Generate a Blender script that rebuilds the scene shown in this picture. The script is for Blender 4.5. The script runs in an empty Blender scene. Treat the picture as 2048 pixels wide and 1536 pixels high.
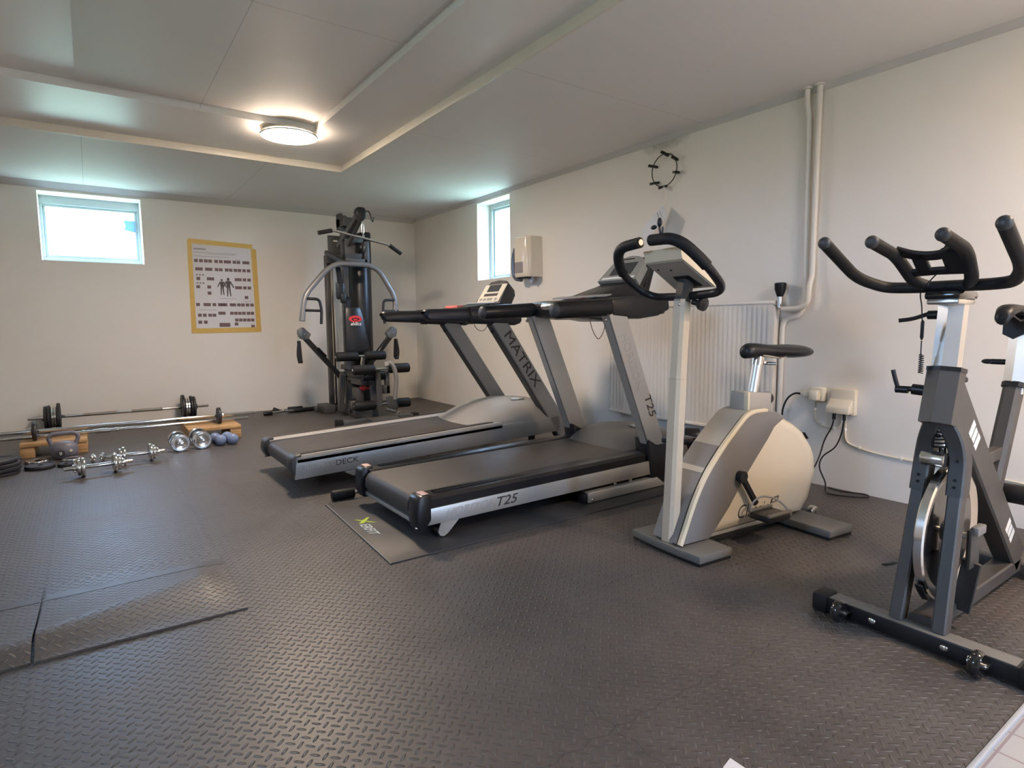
import bpy, bmesh, math, random
from mathutils import Vector, Matrix
random.seed(7)
sc = bpy.context.scene
COL = sc.collection
PI = math.pi
V = Vector

# ------------------------------------------------------------------ materials
def _nt(name):
    m = bpy.data.materials.new(name); m.use_nodes = True
    nt = m.node_tree
    return m, nt, nt.nodes['Principled BSDF']

def N(nt, t, **k):
    n = nt.nodes.new(t)
    for a, b in k.items(): setattr(n, a, b)
    return n

def math_n(nt, op, a, b=None, c=None):
    n = N(nt, 'ShaderNodeMath', operation=op)
    for i, v in enumerate((a, b, c)):
        if v is None: continue
        if isinstance(v, (int, float)): n.inputs[i].default_value = v
        else: nt.links.new(v, n.inputs[i])
    return n.outputs[0]

def maprange(nt, v, a, b, c, d):
    n = N(nt, 'ShaderNodeMapRange'); n.clamp = True
    nt.links.new(v, n.inputs[0])
    for i, x in enumerate((a, b, c, d)): n.inputs[i + 1].default_value = x
    return n.outputs[0]

def mixc(nt, f, a, b):
    n = N(nt, 'ShaderNodeMix', data_type='RGBA')
    if isinstance(f, (int, float)): n.inputs[0].default_value = f
    else: nt.links.new(f, n.inputs[0])
    for i, c in ((6, a), (7, b)):
        if isinstance(c, (tuple, list)): n.inputs[i].default_value = (*c[:3], 1)
        else: nt.links.new(c, n.inputs[i])
    return n.outputs[2]

def M(name, col, rough=.5, metal=0., var=.08, scale=6., bump=0., bscale=150., spec=.5, coat=0., aniso=0.):
    """plain procedural material: base colour mottled by noise, optional fine bump"""
    m, nt, b = _nt(name)
    tc = N(nt, 'ShaderNodeTexCoord')
    nz = N(nt, 'ShaderNodeTexNoise'); nz.inputs['Scale'].default_value = scale; nz.inputs['Detail'].default_value = 4
    nt.links.new(tc.outputs['Object'], nz.inputs['Vector'])
    lo = tuple(c * (1 - var) for c in col); hi = tuple(min(1, c * (1 + var)) for c in col)
    nt.links.new(mixc(nt, nz.outputs[0], lo, hi), b.inputs['Base Color'])
    nt.links.new(maprange(nt, nz.outputs[0], .3, .7, max(.02, rough * .85), min(1, rough * 1.15)), b.inputs['Roughness'])
    b.inputs['Metallic'].default_value = metal
    b.inputs['Specular IOR Level'].default_value = spec
    b.inputs['Coat Weight'].default_value = coat
    if bump:
        n2 = N(nt, 'ShaderNodeTexNoise'); n2.inputs['Scale'].default_value = bscale; n2.inputs['Detail'].default_value = 3
        nt.links.new(tc.outputs['Object'], n2.inputs['Vector'])
        bp = N(nt, 'ShaderNodeBump'); bp.inputs['Strength'].default_value = bump; bp.inputs['Distance'].default_value = .004
        nt.links.new(n2.outputs[0], bp.inputs['Height']); nt.links.new(bp.outputs[0], b.inputs['Normal'])
    return m

def emis(name, col, s):
    m, nt, b = _nt(name)
    b.inputs['Base Color'].default_value = (*col, 1)
    b.inputs['Emission Color'].default_value = (*col, 1); b.inputs['Emission Strength'].default_value = s
    return m

# walls: painted plaster, faint roller texture and scuffs
def wall_mat(name, col, stain=None):
    m, nt, b = _nt(name)
    tc = N(nt, 'ShaderNodeTexCoord')
    n1 = N(nt, 'ShaderNodeTexNoise'); n1.inputs['Scale'].default_value = 1.1; n1.inputs['Detail'].default_value = 5
    nt.links.new(tc.outputs['Object'], n1.inputs['Vector'])
    c = mixc(nt, maprange(nt, n1.outputs[0], .35, .7, 0, 1), col, tuple(x * y for x, y in zip(col, (.95, .93, .90))))
    if stain:      # sooty mark: centre (y,z), radii
        sp = N(nt, 'ShaderNodeSeparateXYZ'); nt.links.new(tc.outputs['Object'], sp.inputs[0])
        (cy, cz, ry, rz) = stain
        dy = math_n(nt, 'POWER', math_n(nt, 'ABSOLUTE', math_n(nt, 'DIVIDE', math_n(nt, 'SUBTRACT', sp.outputs[1], cy), ry)), 2.)
        dz = math_n(nt, 'POWER', math_n(nt, 'ABSOLUTE', math_n(nt, 'DIVIDE', math_n(nt, 'SUBTRACT', sp.outputs[2], cz), rz)), 2.)
        n3 = N(nt, 'ShaderNodeTexNoise'); n3.inputs['Scale'].default_value = 22.; n3.inputs['Detail'].default_value = 6
        nt.links.new(tc.outputs['Object'], n3.inputs['Vector'])
        dd = math_n(nt, 'ADD', math_n(nt, 'ADD', dy, dz), math_n(nt, 'MULTIPLY', n3.outputs[0], 1.2))
        c = mixc(nt, maprange(nt, dd, .55, 1.5, .55, 0), c, (.22, .21, .19))
    nt.links.new(c, b.inputs['Base Color'])
    b.inputs['Roughness'].default_value = .62; b.inputs['Specular IOR Level'].default_value = .35
    n2 = N(nt, 'ShaderNodeTexNoise'); n2.inputs['Scale'].default_value = 90; n2.inputs['Detail'].default_value = 4
    nt.links.new(tc.outputs['Object'], n2.inputs['Vector'])
    bp = N(nt, 'ShaderNodeBump'); bp.inputs['Strength'].default_value = .12; bp.inputs['Distance'].default_value = .004
    nt.links.new(n2.outputs[0], bp.inputs['Height']); nt.links.new(bp.outputs[0], b.inputs['Normal'])
    return m

def ceiling_mat():
    m, nt, b = _nt('satin ceiling paint')
    tc = N(nt, 'ShaderNodeTexCoord'); sp = N(nt, 'ShaderNodeSeparateXYZ'); nt.links.new(tc.outputs['Object'], sp.inputs[0])
    n1 = N(nt, 'ShaderNodeTexNoise'); n1.inputs['Scale'].default_value = .9; n1.inputs['Detail'].default_value = 5
    nt.links.new(tc.outputs['Object'], n1.inputs['Vector'])
    c = mixc(nt, n1.outputs[0], (.80, .785, .76), (.85, .835, .81))
    x, y, z = sp.outputs
    def line(v, p, w): return math_n(nt, 'LESS_THAN', math_n(nt, 'ABSOLUTE', math_n(nt, 'SUBTRACT', v, p)), w)
    lowz = math_n(nt, 'LESS_THAN', z, 2.27); board = math_n(nt, 'GREATER_THAN', z, 2.32)
    backA = math_n(nt, 'MULTIPLY', lowz, math_n(nt, 'GREATER_THAN', y, 5.2)); rightA = math_n(nt, 'MULTIPLY', lowz, math_n(nt, 'GREATER_THAN', x, 1.87))
    seams = math_n(nt, 'MULTIPLY', backA, math_n(nt, 'ADD', line(x, .03, .002), line(x, 1.25, .002)))
    seams = math_n(nt, 'ADD', seams, math_n(nt, 'MULTIPLY', rightA, math_n(nt, 'ADD', line(y, 2.62, .0015), line(y, 3.85, .0015))))
    seams = math_n(nt, 'ADD', seams, math_n(nt, 'MULTIPLY', board, math_n(nt, 'ADD', line(x, .66, .0018), line(y, 2.86, .0018))))
    c2 = mixc(nt, math_n(nt, 'MULTIPLY', seams, .38), c, (.14, .13, .12))
    nt.links.new(c2, b.inputs['Base Color'])
    matte = math_n(nt, 'MAXIMUM', lowz, math_n(nt, 'MULTIPLY', math_n(nt, 'MULTIPLY', board, math_n(nt, 'LESS_THAN', z, 2.345)), math_n(nt, 'GREATER_THAN', x, .016)))
    nt.links.new(math_n(nt, 'ADD', math_n(nt, 'MULTIPLY', matte, .30), .33), b.inputs['Roughness']); nt.links.new(math_n(nt, 'SUBTRACT', .55, math_n(nt, 'MULTIPLY', matte, .40)), b.inputs['Specular IOR Level'])
    n2 = N(nt, 'ShaderNodeTexNoise'); n2.inputs['Scale'].default_value = 14; n2.inputs['Detail'].default_value = 6
    nt.links.new(tc.outputs['Object'], n2.inputs['Vector'])
    bp = N(nt, 'ShaderNodeBump'); bp.inputs['Strength'].default_value = .12; bp.inputs['Distance'].default_value = .006
    nt.links.new(n2.outputs[0], bp.inputs['Height']); nt.links.new(bp.outputs[0], b.inputs['Normal'])
    return m

def rubber_floor_mat(seams=True):
    """black rubber tiles with raised alternating tread bars; joints every 0.575 m"""
    m, nt, b = _nt('tread rubber')
    tc = N(nt, 'ShaderNodeTexCoord'); sp = N(nt, 'ShaderNodeSeparateXYZ'); nt.links.new(tc.outputs['Object'], sp.inputs[0])
    P = .0245 * 1.41421
    X = math_n(nt, 'DIVIDE', math_n(nt, 'ADD', sp.outputs[0], sp.outputs[1]), P); Y = math_n(nt, 'DIVIDE', math_n(nt, 'SUBTRACT', sp.outputs[0], sp.outputs[1]), P)
    cx = math_n(nt, 'FLOOR', X); cy = math_n(nt, 'FLOOR', Y)
    fx = math_n(nt, 'SUBTRACT', math_n(nt, 'SUBTRACT', X, cx), .5); fy = math_n(nt, 'SUBTRACT', math_n(nt, 'SUBTRACT', Y, cy), .5)
    par = math_n(nt, 'FLOORED_MODULO', math_n(nt, 'ADD', cx, cy), 2.)
    u = math_n(nt, 'ADD', fx, math_n(nt, 'MULTIPLY', par, math_n(nt, 'SUBTRACT', fy, fx)))
    v = math_n(nt, 'ADD', fy, math_n(nt, 'MULTIPLY', par, math_n(nt, 'SUBTRACT', fx, fy)))
    d = math_n(nt, 'ADD', math_n(nt, 'POWER', math_n(nt, 'ABSOLUTE', math_n(nt, 'DIVIDE', u, .56)), 2.), math_n(nt, 'POWER', math_n(nt, 'ABSOLUTE', math_n(nt, 'DIVIDE', v, .17)), 2.))
    h = maprange(nt, d, .1, 1.0, 1., 0.)
    n1 = N(nt, 'ShaderNodeTexNoise'); n1.inputs['Scale'].default_value = 2.2; n1.inputs['Detail'].default_value = 7; n1.inputs['Roughness'].default_value = .65
    nt.links.new(tc.outputs['Object'], n1.inputs['Vector'])
    n3 = N(nt, 'ShaderNodeTexNoise'); n3.inputs['Scale'].default_value = 60; n3.inputs['Detail'].default_value = 4
    nt.links.new(tc.outputs['Object'], n3.inputs['Vector'])
    c = mixc(nt, maprange(nt, n1.outputs[0], .35, .68, 0, 1), (.054, .048, .0455), (.086, .075, .070))
    c = mixc(nt, math_n(nt, 'MULTIPLY', h, .12), c, (.105, .096, .092))
    c = mixc(nt, maprange(nt, n3.outputs[0], .6, .8, 0, .35), c, (.12, .11, .105))
    if seams:
        def joint(o, off):
            t = math_n(nt, 'DIVIDE', math_n(nt, 'SUBTRACT', o, off), .575)
            f = math_n(nt, 'ABSOLUTE', math_n(nt, 'SUBTRACT', math_n(nt, 'SUBTRACT', t, math_n(nt, 'FLOOR', t)), .5))
            return math_n(nt, 'GREATER_THAN', f, .4965)
        wob = math_n(nt, 'MULTIPLY', math_n(nt, 'SUBTRACT', math_n(nt, 'PINGPONG', sp.outputs[1], .04), .02), .35)
        wob2 = math_n(nt, 'MULTIPLY', math_n(nt, 'SUBTRACT', math_n(nt, 'PINGPONG', sp.outputs[0], .04), .02), .35)
        j = math_n(nt, 'MAXIMUM', joint(math_n(nt, 'ADD', sp.outputs[0], wob), .375), joint(math_n(nt, 'ADD', sp.outputs[1], wob2), 2.09))
        c = mixc(nt, math_n(nt, 'MULTIPLY', j, .5), c, (.012, .012, .012))
        h = math_n(nt, 'SUBTRACT', h, math_n(nt, 'MULTIPLY', j, .8))
    nt.links.new(c, b.inputs['Base Color'])
    nt.links.new(maprange(nt, n1.outputs[0], .3, .7, .41, .50), b.inputs['Roughness'])
    b.inputs['Specular IOR Level'].default_value = .62
    bp = N(nt, 'ShaderNodeBump'); bp.inputs['Strength'].default_value = 1.; bp.inputs['Distance'].default_value = .0032
    hh = math_n(nt, 'ADD', h, math_n(nt, 'MULTIPLY', n3.outputs[0], .12))
    nt.links.new(hh, bp.inputs['Height']); nt.links.new(bp.outputs[0], b.inputs['Normal'])
    return m

def wood_mat():
    m, nt, b = _nt('pallet pine')
    tc = N(nt, 'ShaderNodeTexCoord'); mp = N(nt, 'ShaderNodeMapping'); mp.inputs['Scale'].default_value = (2, 22, 22)
    nt.links.new(tc.outputs['Object'], mp.inputs[0])
    n = N(nt, 'ShaderNodeTexNoise'); n.inputs['Scale'].default_value = 3; n.inputs['Detail'].default_value = 6
    nt.links.new(mp.outputs[0], n.inputs['Vector'])
    nt.links.new(mixc(nt, maprange(nt, n.outputs[0], .3, .7, 0, 1), (.30, .165, .065), (.58, .36, .17)), b.inputs['Base Color'])
    b.inputs['Roughness'].default_value = .7
    return m

def tile_mat():
    m, nt, b = _nt('pale floor tile')
    tc = N(nt, 'ShaderNodeTexCoord')
    br = N(nt, 'ShaderNodeTexBrick'); br.offset = 0
    br.inputs['Color1'].default_value = (.40, .39, .38, 1); br.inputs['Color2'].default_value = (.37, .36, .35, 1); br.inputs['Mortar'].default_value = (.25, .20, .20, 1)
    br.inputs['Scale'].default_value = 1; br.inputs['Mortar Size'].default_value = .003; br.inputs['Brick Width'].default_value = .1; br.inputs['Row Height'].default_value = .1
    nt.links.new(tc.outputs['Object'], br.inputs['Vector']); nt.links.new(br.outputs[0], b.inputs['Base Color'])
    b.inputs['Roughness'].default_value = .35
    return m

def glass_mat(name, tint=(.96, .99, 1.), gl=.07):
    m = bpy.data.materials.new(name); m.use_nodes = True; nt = m.node_tree; nt.nodes.clear()
    o = N(nt, 'ShaderNodeOutputMaterial'); mx = N(nt, 'ShaderNodeMixShader'); t = N(nt, 'ShaderNodeBsdfTransparent'); g = N(nt, 'ShaderNodeBsdfGlossy')
    t.inputs[0].default_value = (*tint, 1); g.inputs['Roughness'].default_value = .05; mx.inputs[0].default_value = gl
    nt.links.new(t.outputs[0], mx.inputs[1]); nt.links.new(g.outputs[0], mx.inputs[2]); nt.links.new(mx.outputs[0], o.inputs[0])
    return m

def translucent_mat(name, col):
    m = bpy.data.materials.new(name); m.use_nodes = True; nt = m.node_tree; nt.nodes.clear()
    o = N(nt, 'ShaderNodeOutputMaterial'); mx = N(nt, 'ShaderNodeMixShader'); t = N(nt, 'ShaderNodeBsdfTranslucent'); g = N(nt, 'ShaderNodeBsdfDiffuse')
    t.inputs[0].default_value = (*col, 1); g.inputs[0].default_value = (*col, 1); mx.inputs[0].default_value = .35
    nt.links.new(t.outputs[0], mx.inputs[1]); nt.links.new(g.outputs[0], mx.inputs[2]); nt.links.new(mx.outputs[0], o.inputs[0])
    return m

WALL = wall_mat('warm white plaster', (.80, .765, .715))
WALLR = wall_mat('warm white plaster sooty', (.80, .765, .715), stain=(2.96, 2.225, .27, .085))
CEIL = ceiling_mat(); FLOOR = rubber_floor_mat(); TILER = rubber_floor_mat(False); WOOD = wood_mat(); TILE = tile_mat()
TRIMC = M('cream trim paint', (.74, .69, .60), .4, var=.05)
COVE = M('pale cove paint', (.60, .585, .56), .30, var=.02, scale=.6)
WFR = M('white window paint', (.48, .55, .56), .35, var=.04)
GLASS = glass_mat('window glass'); SMOKE = glass_mat('smoked plastic', (.60, .58, .60), .12)
BLK = M('black rubber foam', (.009, .009, .010), .6, bump=.15, spec=.3)
BLKV = M('black vinyl', (.010, .011, .014), .38, bump=.08, bscale=300, spec=.35)
BLKP = M('black plastic', (.011, .011, .013), .35, spec=.35)
BLKG = M('gloss black', (.008, .008, .009), .12, coat=.5)
NAVY = M('black blue moulding', (.011, .013, .022), .42, bump=.08, bscale=400, spec=.4)
GYMG = M('gym grey enamel', (.078, .078, .082), .42, .25)
DGREY = M('dark grey steel', (.046, .044, .043), .48, .1)
GFRM = M('grey enamelled steel', (.056, .052, .049), .46, .08)
SILV = M('silver paint', (.44, .43, .41), .36, .55, var=.04)
SILVD = M('dark silver paint edge', (.12, .12, .12), .4, .4)  # darker silver for the front edge of the uprights
TGREY = M('treadmill grey paint', (.30, .295, .29), .40, .35, var=.04)
HGREY = M('hood grey plastic', (.27, .26, .245), .5, var=.05)
HOOD2 = M('charcoal hood plastic', (.10, .095, .092), .42)
CHROME = M('chrome', (.74, .74, .74), .16, 1., var=.02)
ALU = M('matt aluminium', (.66, .65, .63), .40, 1., var=.03)
STEEL = M('brushed steel', (.62, .60, .57), .26, 1., var=.05)
BELT = M('running belt', (.045, .039, .036), .5, var=.25, scale=2.5, bump=.1, bscale=700)
CREAM = M('cream plastic', (.70, .61, .44), .35, var=.04)
BIKEW = M('bike cream white shell', (.66, .59, .46), .16, var=.04, coat=.4)
BIKEG = M('bike grey shell', (.185, .175, .17), .5, var=.04)
BIKES = M('bike silver shell', (.40, .385, .35), .45, .2, var=.04)
FOOTG = M('foot plate grey', (.13, .124, .112), .55, var=.1)
POSTP = M('bike post paint', (.56, .49, .385), .42, .15, var=.05)
RED = M('red plastic', (.55, .03, .025), .4)
REDP = M('red print', (.55, .025, .03), .45)
WHITE = M('white print', (.78, .78, .76), .5)
LIME = M('lime print', (.55, .72, .04), .5)
GHOST = M('pale print', (.39, .38, .365), .4, .3)
DPRINT = M('dark print', (.035, .03, .03), .45)
LABELP = M('pink warning label', (.75, .48, .42), .5)
LCD = M('lcd screen', (.045, .05, .055), .15)
PANEL = M('console beige print', (.60, .57, .48), .4)
PANEL2 = M('console grey print', (.27, .27, .25), .4)
PAPER = M('white paper', (.66, .645, .66), .6, var=.03)
TAPE = M('yellow tape', (.62, .40, .085), .45, var=.12, scale=25)
PHOTO = M('printed photo maroon', (.13, .075, .075), .5, var=.5, scale=120)
RADW = M('radiator enamel', (.74, .70, .64), .5, var=.03)
PIPEW = M('pipe paint', (.72, .68, .62), .4, var=.06)
PLAST = M('cream socket plastic', (.72, .66, .54), .35, var=.03)
DISP = M('dispenser plastic', (.74, .66, .55), .18, var=.02)
LEVER = M('dark blue grey lever', (.10, .105, .15), .25)
BLUED = M('pale blue vinyl', (.16, .22, .38), .4, var=.1)
KETT = M('purple grey vinyl', (.155, .145, .175), .42, var=.08)
IRON = M('black cast iron', (.018, .018, .022), .45, var=.2, bump=.1)
MATM = M('thin black mat', (.036, .034, .034), .55, var=.35, scale=5, bump=.12, bscale=400)
MATE = M('mat edge', (.22, .21, .20), .6)
DARKRED = M('maroon rubber', (.07, .03, .03), .5)
STICK = translucent_mat('pale blue translucent film', (.26, .36, .52))
STRAP = M('grey webbing', (.24, .235, .23), .7)
BROWNC = M('brown cord', (.12, .05, .035), .5)
LAMPE = emis('lit lamp diffuser', (1., .79, .61), 118.)
LAMPE2 = emis('lit lamp diffuser near door', (1., .75, .54), 96.)

# ------------------------------------------------------------------ mesh builder
class MB:
    def __init__(s): s.v = []; s.f = []; s.mi = []
    def add(s, vs, fs, mi=0):
        o = len(s.v); s.v += [V(p) for p in vs]
        for f in fs: s.f.append([o + i for i in f]); s.mi.append(mi)
        return s
    def _bm(s, bm, mat=None, mi=0):
        bm.verts.ensure_lookup_table()
        if mat is not None: bm.transform(mat)
        bm.normal_update()
        s.add([v.co.copy() for v in bm.verts], [[v.index for v in f.verts] for f in bm.faces], mi); bm.free(); return s
    def box(s, c, d, bev=0., rot=None, seg=2, mi=0):
        bm = bmesh.new(); bmesh.ops.create_cube(bm, size=1.)
        bm.transform(Matrix.Diagonal((d[0], d[1], d[2], 1)))
        if bev: bmesh.ops.bevel(bm, geom=list(bm.edges), offset=min(bev, min(d) * .49), segments=seg, profile=.5, affect='EDGES')
        bm.verts.index_update()
        m = Matrix.Translation(c)
        if rot is not None: m = m @ rot.to_4x4()
        return s._bm(bm, m, mi)
    def box2(s, a, b, bev=0., mi=0):
        a, b = V(a), V(b); return s.box((a + b) / 2, [abs(b[i] - a[i]) for i in range(3)], bev, mi=mi)
    def prism(s, poly, lo, hi, ax='y', bev=0., seg=2, mi=0):
        """polygon in the plane normal to ax, extruded lo..hi. ax y: (x,z); x: (y,z); z: (x,y)"""
        f = {'y': lambda p, t: (p[0], t, p[1]), 'x': lambda p, t: (t, p[0], p[1]), 'z': lambda p, t: (p[0], p[1], t)}[ax]
        bm = bmesh.new()
        A = [bm.verts.new(f(p, lo)) for p in poly]; B = [bm.verts.new(f(p, hi)) for p in poly]
        n = len(poly); bm.faces.new(A); bm.faces.new(B)
        for i in range(n): bm.faces.new((A[i], A[(i + 1) % n], B[(i + 1) % n], B[i]))
        bmesh.ops.recalc_face_normals(bm, faces=bm.faces)
        if bev: bmesh.ops.bevel(bm, geom=[e for e in bm.edges if len(e.link_faces) == 2 and e.calc_face_angle(0) > .35], offset=bev, segments=seg, profile=.5, affect='EDGES', clamp_overlap=True)
        bm.verts.index_update()
        return s._bm(bm, None, mi)
    def sweep(s, pts, prof, up=None, closed=False, mi=0, scales=None):
        """sweep a closed 2-D profile along pts"""
        pts = [V(p) for p in pts]; n = len(pts); k = len(prof)
        tang = []
        for i in range(n):
            a = pts[(i - 1) % n] if closed or i > 0 else pts[i]; b = pts[(i + 1) % n] if closed or i < n - 1 else pts[i]
            tang.append((b - a).normalized())
        u = V(up) if up else (V((0, 0, 1)) if abs(tang[0].z) < .9 else V((1, 0, 0)))
        vs = []
        for i in range(n):
            t = tang[i]; u = (V(up) if up else u); u = (u - t * u.dot(t)).normalized(); w = t.cross(u)
            sc_ = scales[i] if scales else 1.
            vs += [pts[i] + (w * p[0] + u * p[1]) * sc_ for p in prof]
        fs = []
        for i in range(n if closed else n - 1):
            j = (i + 1) % n
            for q in range(k): fs.append((i * k + q, i * k + (q + 1) % k, j * k + (q + 1) % k, j * k + q))
        if not closed: fs += [tuple(range(k))[::-1], tuple((n - 1) * k + q for q in range(k))]
        return s.add(vs, fs, mi)
    def tube(s, pts, r, seg=12, closed=False, mi=0, rad=None, scales=None):
        if rad: pts = fillet(pts, rad, closed)
        return s.sweep(pts, [(r * math.cos(2 * PI * i / seg), r * math.sin(2 * PI * i / seg)) for i in range(seg)], closed=closed, mi=mi, scales=scales)
    def bar(s, pts, w, h, up=None, bev=.003, mi=0, rad=None):
        if rad: pts = fillet(pts, rad)
        b = min(bev, w * .4, h * .4); a, c = w / 2, h / 2
        pr = [(a - b, -c), (a, -c + b), (a, c - b), (a - b, c), (-a + b, c), (-a, c - b), (-a, -c + b), (-a + b, -c)]
        return s.sweep(pts, pr, up, mi=mi)
    def cyl(s, a, b, r, r2=None, seg=20, mi=0, bev=0.):
        a, b = V(a), V(b); d = (b - a).normalized(); r2 = r if r2 is None else r2
        if not bev: return s.tube([a, b], r, seg, mi=mi, scales=[1, r2 / r])
        L = (b - a).length; q = bev
        return s.tube([a, a + d * q * .3, a + d * q, b - d * q, b - d * q * .3, b], r, seg, mi=mi, scales=[(r - q) / r, (r - q * .3) / r, 1, 1, (r - q * .3) / r, (r - q) / r])
    def lathe(s, prof, o, ax=(0, 0, 1), seg=32, mi=0):
        """prof [(r,t)] turned about axis ax through o"""
        o, ax = V(o), V(ax).normalized(); u = ax.orthogonal().normalized(); w = ax.cross(u); vs = []; fs = []; k = len(prof)
        for i in range(seg):
            a = 2 * PI * i / seg; d = u * math.cos(a) + w * math.sin(a)
            vs += [o + d * r + ax * t for r, t in prof]
        for i in range(seg):
            j = (i + 1) % seg
            for q in range(k - 1): fs.append((i * k + q, j * k + q, j * k + q + 1, i * k + q + 1))
        if prof[0][0] > 1e-6 and prof[-1][0] > 1e-6 and prof[0] == prof[-1]: pass
        else:
            if prof[0][0] > 1e-6: fs.append(tuple(i * k for i in range(seg))[::-1])
            if prof[-1][0] > 1e-6: fs.append(tuple(i * k + k - 1 for i in range(seg)))
        return s.add(vs, fs, mi)
    def ball(s, c, r, sx=1, sy=1, sz=1, seg=16, mi=0):
        bm = bmesh.new(); bmesh.ops.create_uvsphere(bm, u_segments=seg, v_segments=seg // 2 + 2, radius=r); bm.verts.index_update()
        return s._bm(bm, Matrix.Translation(c) @ Matrix.Diagonal((sx, sy, sz, 1)), mi)
    def loft(s, rings, mi=0, caps=True):
        k = len(rings[0]); vs = [p for r in rings for p in r]; fs = []
        for i in range(len(rings) - 1):
            for q in range(k): fs.append((i * k + q, i * k + (q + 1) % k, (i + 1) * k + (q + 1) % k, (i + 1) * k + q))
        if caps: fs += [tuple(range(k))[::-1], tuple((len(rings) - 1) * k + q for q in range(k))]
        return s.add(vs, fs, mi)

def fillet(pts, r, closed=False, n=6):
    pts = [V(p) for p in pts]; out = []; m = len(pts)
    for i, p in enumerate(pts):
        if not closed and i in (0, m - 1): out.append(p); continue
        a, b = pts[(i - 1) % m] - p, pts[(i + 1) % m] - p
        q = min(r, a.length * .48, b.length * .48); A, B = p + a.normalized() * q, p + b.normalized() * q
        for k in range(n + 1):
            t = k / n; out.append(A * (1 - t) ** 2 + p * 2 * t * (1 - t) + B * t * t)
    return out

def spline(pts, n=8):
    """Catmull-Rom through the points"""
    P = [V(p) for p in pts]; P = [P[0] * 2 - P[1]] + P + [P[-1] * 2 - P[-2]]; out = []
    for i in range(1, len(P) - 2):
        for k in range(n):
            t = k / n; a, b, c, d = P[i - 1:i + 3]
            out.append(.5 * (2 * b + (c - a) * t + (2 * a - 5 * b + 4 * c - d) * t * t + (3 * b - 3 * c + d - a) * t ** 3))
    return out + [P[-2]]

# ------------------------------------------------------------------ objects
def obj(name, mb, mats, parent=None, ang=38, local=False):
    me = bpy.data.meshes.new(name)
    inv = Matrix() if local or parent is None else world_of(parent).inverted()
    me.from_pydata([inv @ v for v in mb.v], [], mb.f)
    mats = mats if isinstance(mats, (list, tuple)) else [mats]
    for m in mats: me.materials.append(m)
    for p, i in zip(me.polygons, mb.mi): p.material_index = i
    bm = bmesh.new(); bm.from_mesh(me); bmesh.ops.recalc_face_normals(bm, faces=bm.faces); bm.to_mesh(me); bm.free()
    me.shade_smooth(); me.set_sharp_from_angle(angle=math.radians(ang))
    o = bpy.data.objects.new(name, me); COL.objects.link(o)
    if parent: o.parent = parent
    return o

def world_of(o):
    m = o.matrix_basis.copy()
    while o.parent: o = o.parent; m = o.matrix_basis @ m
    return m

def thing(name, label, cat, loc=(0, 0, 0), rz=0., group=None):
    o = bpy.data.objects.new(name, None); COL.objects.link(o); o.empty_display_size = .1
    o.location = loc; o.rotation_euler = (0, 0, rz); o['label'] = label; o['category'] = cat
    if group: o['group'] = group
    return o

def tag(o, label, cat, group=None):
    o['label'] = label; o['category'] = cat
    if group: o['group'] = group
    return o

def struct(name, mb, mats, parent=None, ang=38):
    o = obj(name, mb, mats, parent, ang)
    if parent is None: o['kind'] = 'structure'
    return o

def dup(src, loc, rz=None, label=None):
    r = src.copy(); COL.objects.link(r); r.location = loc
    if rz is not None: r.rotation_euler = (0, 0, rz)
    if label: r['label'] = label
    for ch in list(src.children):
        c = ch.copy(); COL.objects.link(c); c.parent = r
        for g in list(ch.children):
            d = g.copy(); COL.objects.link(d); d.parent = c
    return r

def text(name, body, org, xd, yd, size, mat, parent, label=None, sx=1., shear=0., ext=.0006, align='CENTER', bold=0.):
    cu = bpy.data.curves.new('t', 'FONT'); cu.body = body; cu.size = size; cu.extrude = ext / max(size, .001) * size; cu.align_x = align; cu.align_y = 'CENTER'; cu.shear = shear; cu.offset = bold * size
    t = bpy.data.objects.new('t', cu); COL.objects.link(t)
    bpy.context.view_layer.update()
    me = bpy.data.meshes.new_from_object(t.evaluated_get(bpy.context.evaluated_depsgraph_get()))
    bpy.data.objects.remove(t); bpy.data.curves.remove(cu)
    xd, yd = V(xd).normalized(), V(yd).normalized(); n = xd.cross(yd)
    m = Matrix.Translation(org) @ Matrix(((xd.x, yd.x, n.x), (xd.y, yd.y, n.y), (xd.z, yd.z, n.z))).to_4x4() @ Matrix.Diagonal((sx, 1, 1, 1))
    me.transform(world_of(parent).inverted() @ m); me.materials.clear(); me.materials.append(mat); me.name = name
    o = bpy.data.objects.new(name, me); COL.objects.link(o); o.parent = parent
    if label: o['label'] = label
    return o

# ================================================================== THE ROOM
XR, YB, HC = 3.416, 6.987, 2.253
XL, YF = -1.75, -1.35
W1 = (-.323, .476, 1.556, 2.178)        # window in the back wall: x0,x1,z0,z1
W2 = (4.887, 5.487, 1.406, 2.203)       # window in the right wall: y0,y1,z0,z1
TOP = 2.55
f = MB().box2((XL - .3, .417, -.15), (XR + .3, YB + .4, 0)); struct('floor', f, FLOOR)
f = MB().box2((XL - .3, -6.5, -.15), (XR + 2.5, .417, -.012)); struct('floor_tiled', f, TILE)  # stretch beyond the doorway is added to block green light from below
f = MB().box2((1.35, .405, -.012), (2.9, .4165, .001), .003); struct('trim_threshold', f, M('pale threshold strip', (.36, .37, .38), .4, var=.05))
D = .34
w = MB()
w.box2((XL - .3, YB, -.15), (W1[0], YB + D, TOP)); w.box2((W1[1], YB, -.15), (XR + .3, YB + D, TOP))
w.box2((W1[0], YB, -.15), (W1[1], YB + D, W1[2])); w.box2((W1[0], YB, W1[3]), (W1[1], YB + D, TOP)); struct('wall_back', w, WALL)
D2 = .30
w = MB()
w.box2((XR, YF - .3, -.15), (XR + D2, W2[0], TOP)); w.box2((XR, W2[1], -.15), (XR + D2, YB, TOP))
w.box2((XR, W2[0], -.15), (XR + D2, W2[1], W2[2])); w.box2((XR, W2[0], W2[3]), (XR + D2, W2[1], TOP)); struct('wall_right', w, WALLR)
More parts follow.
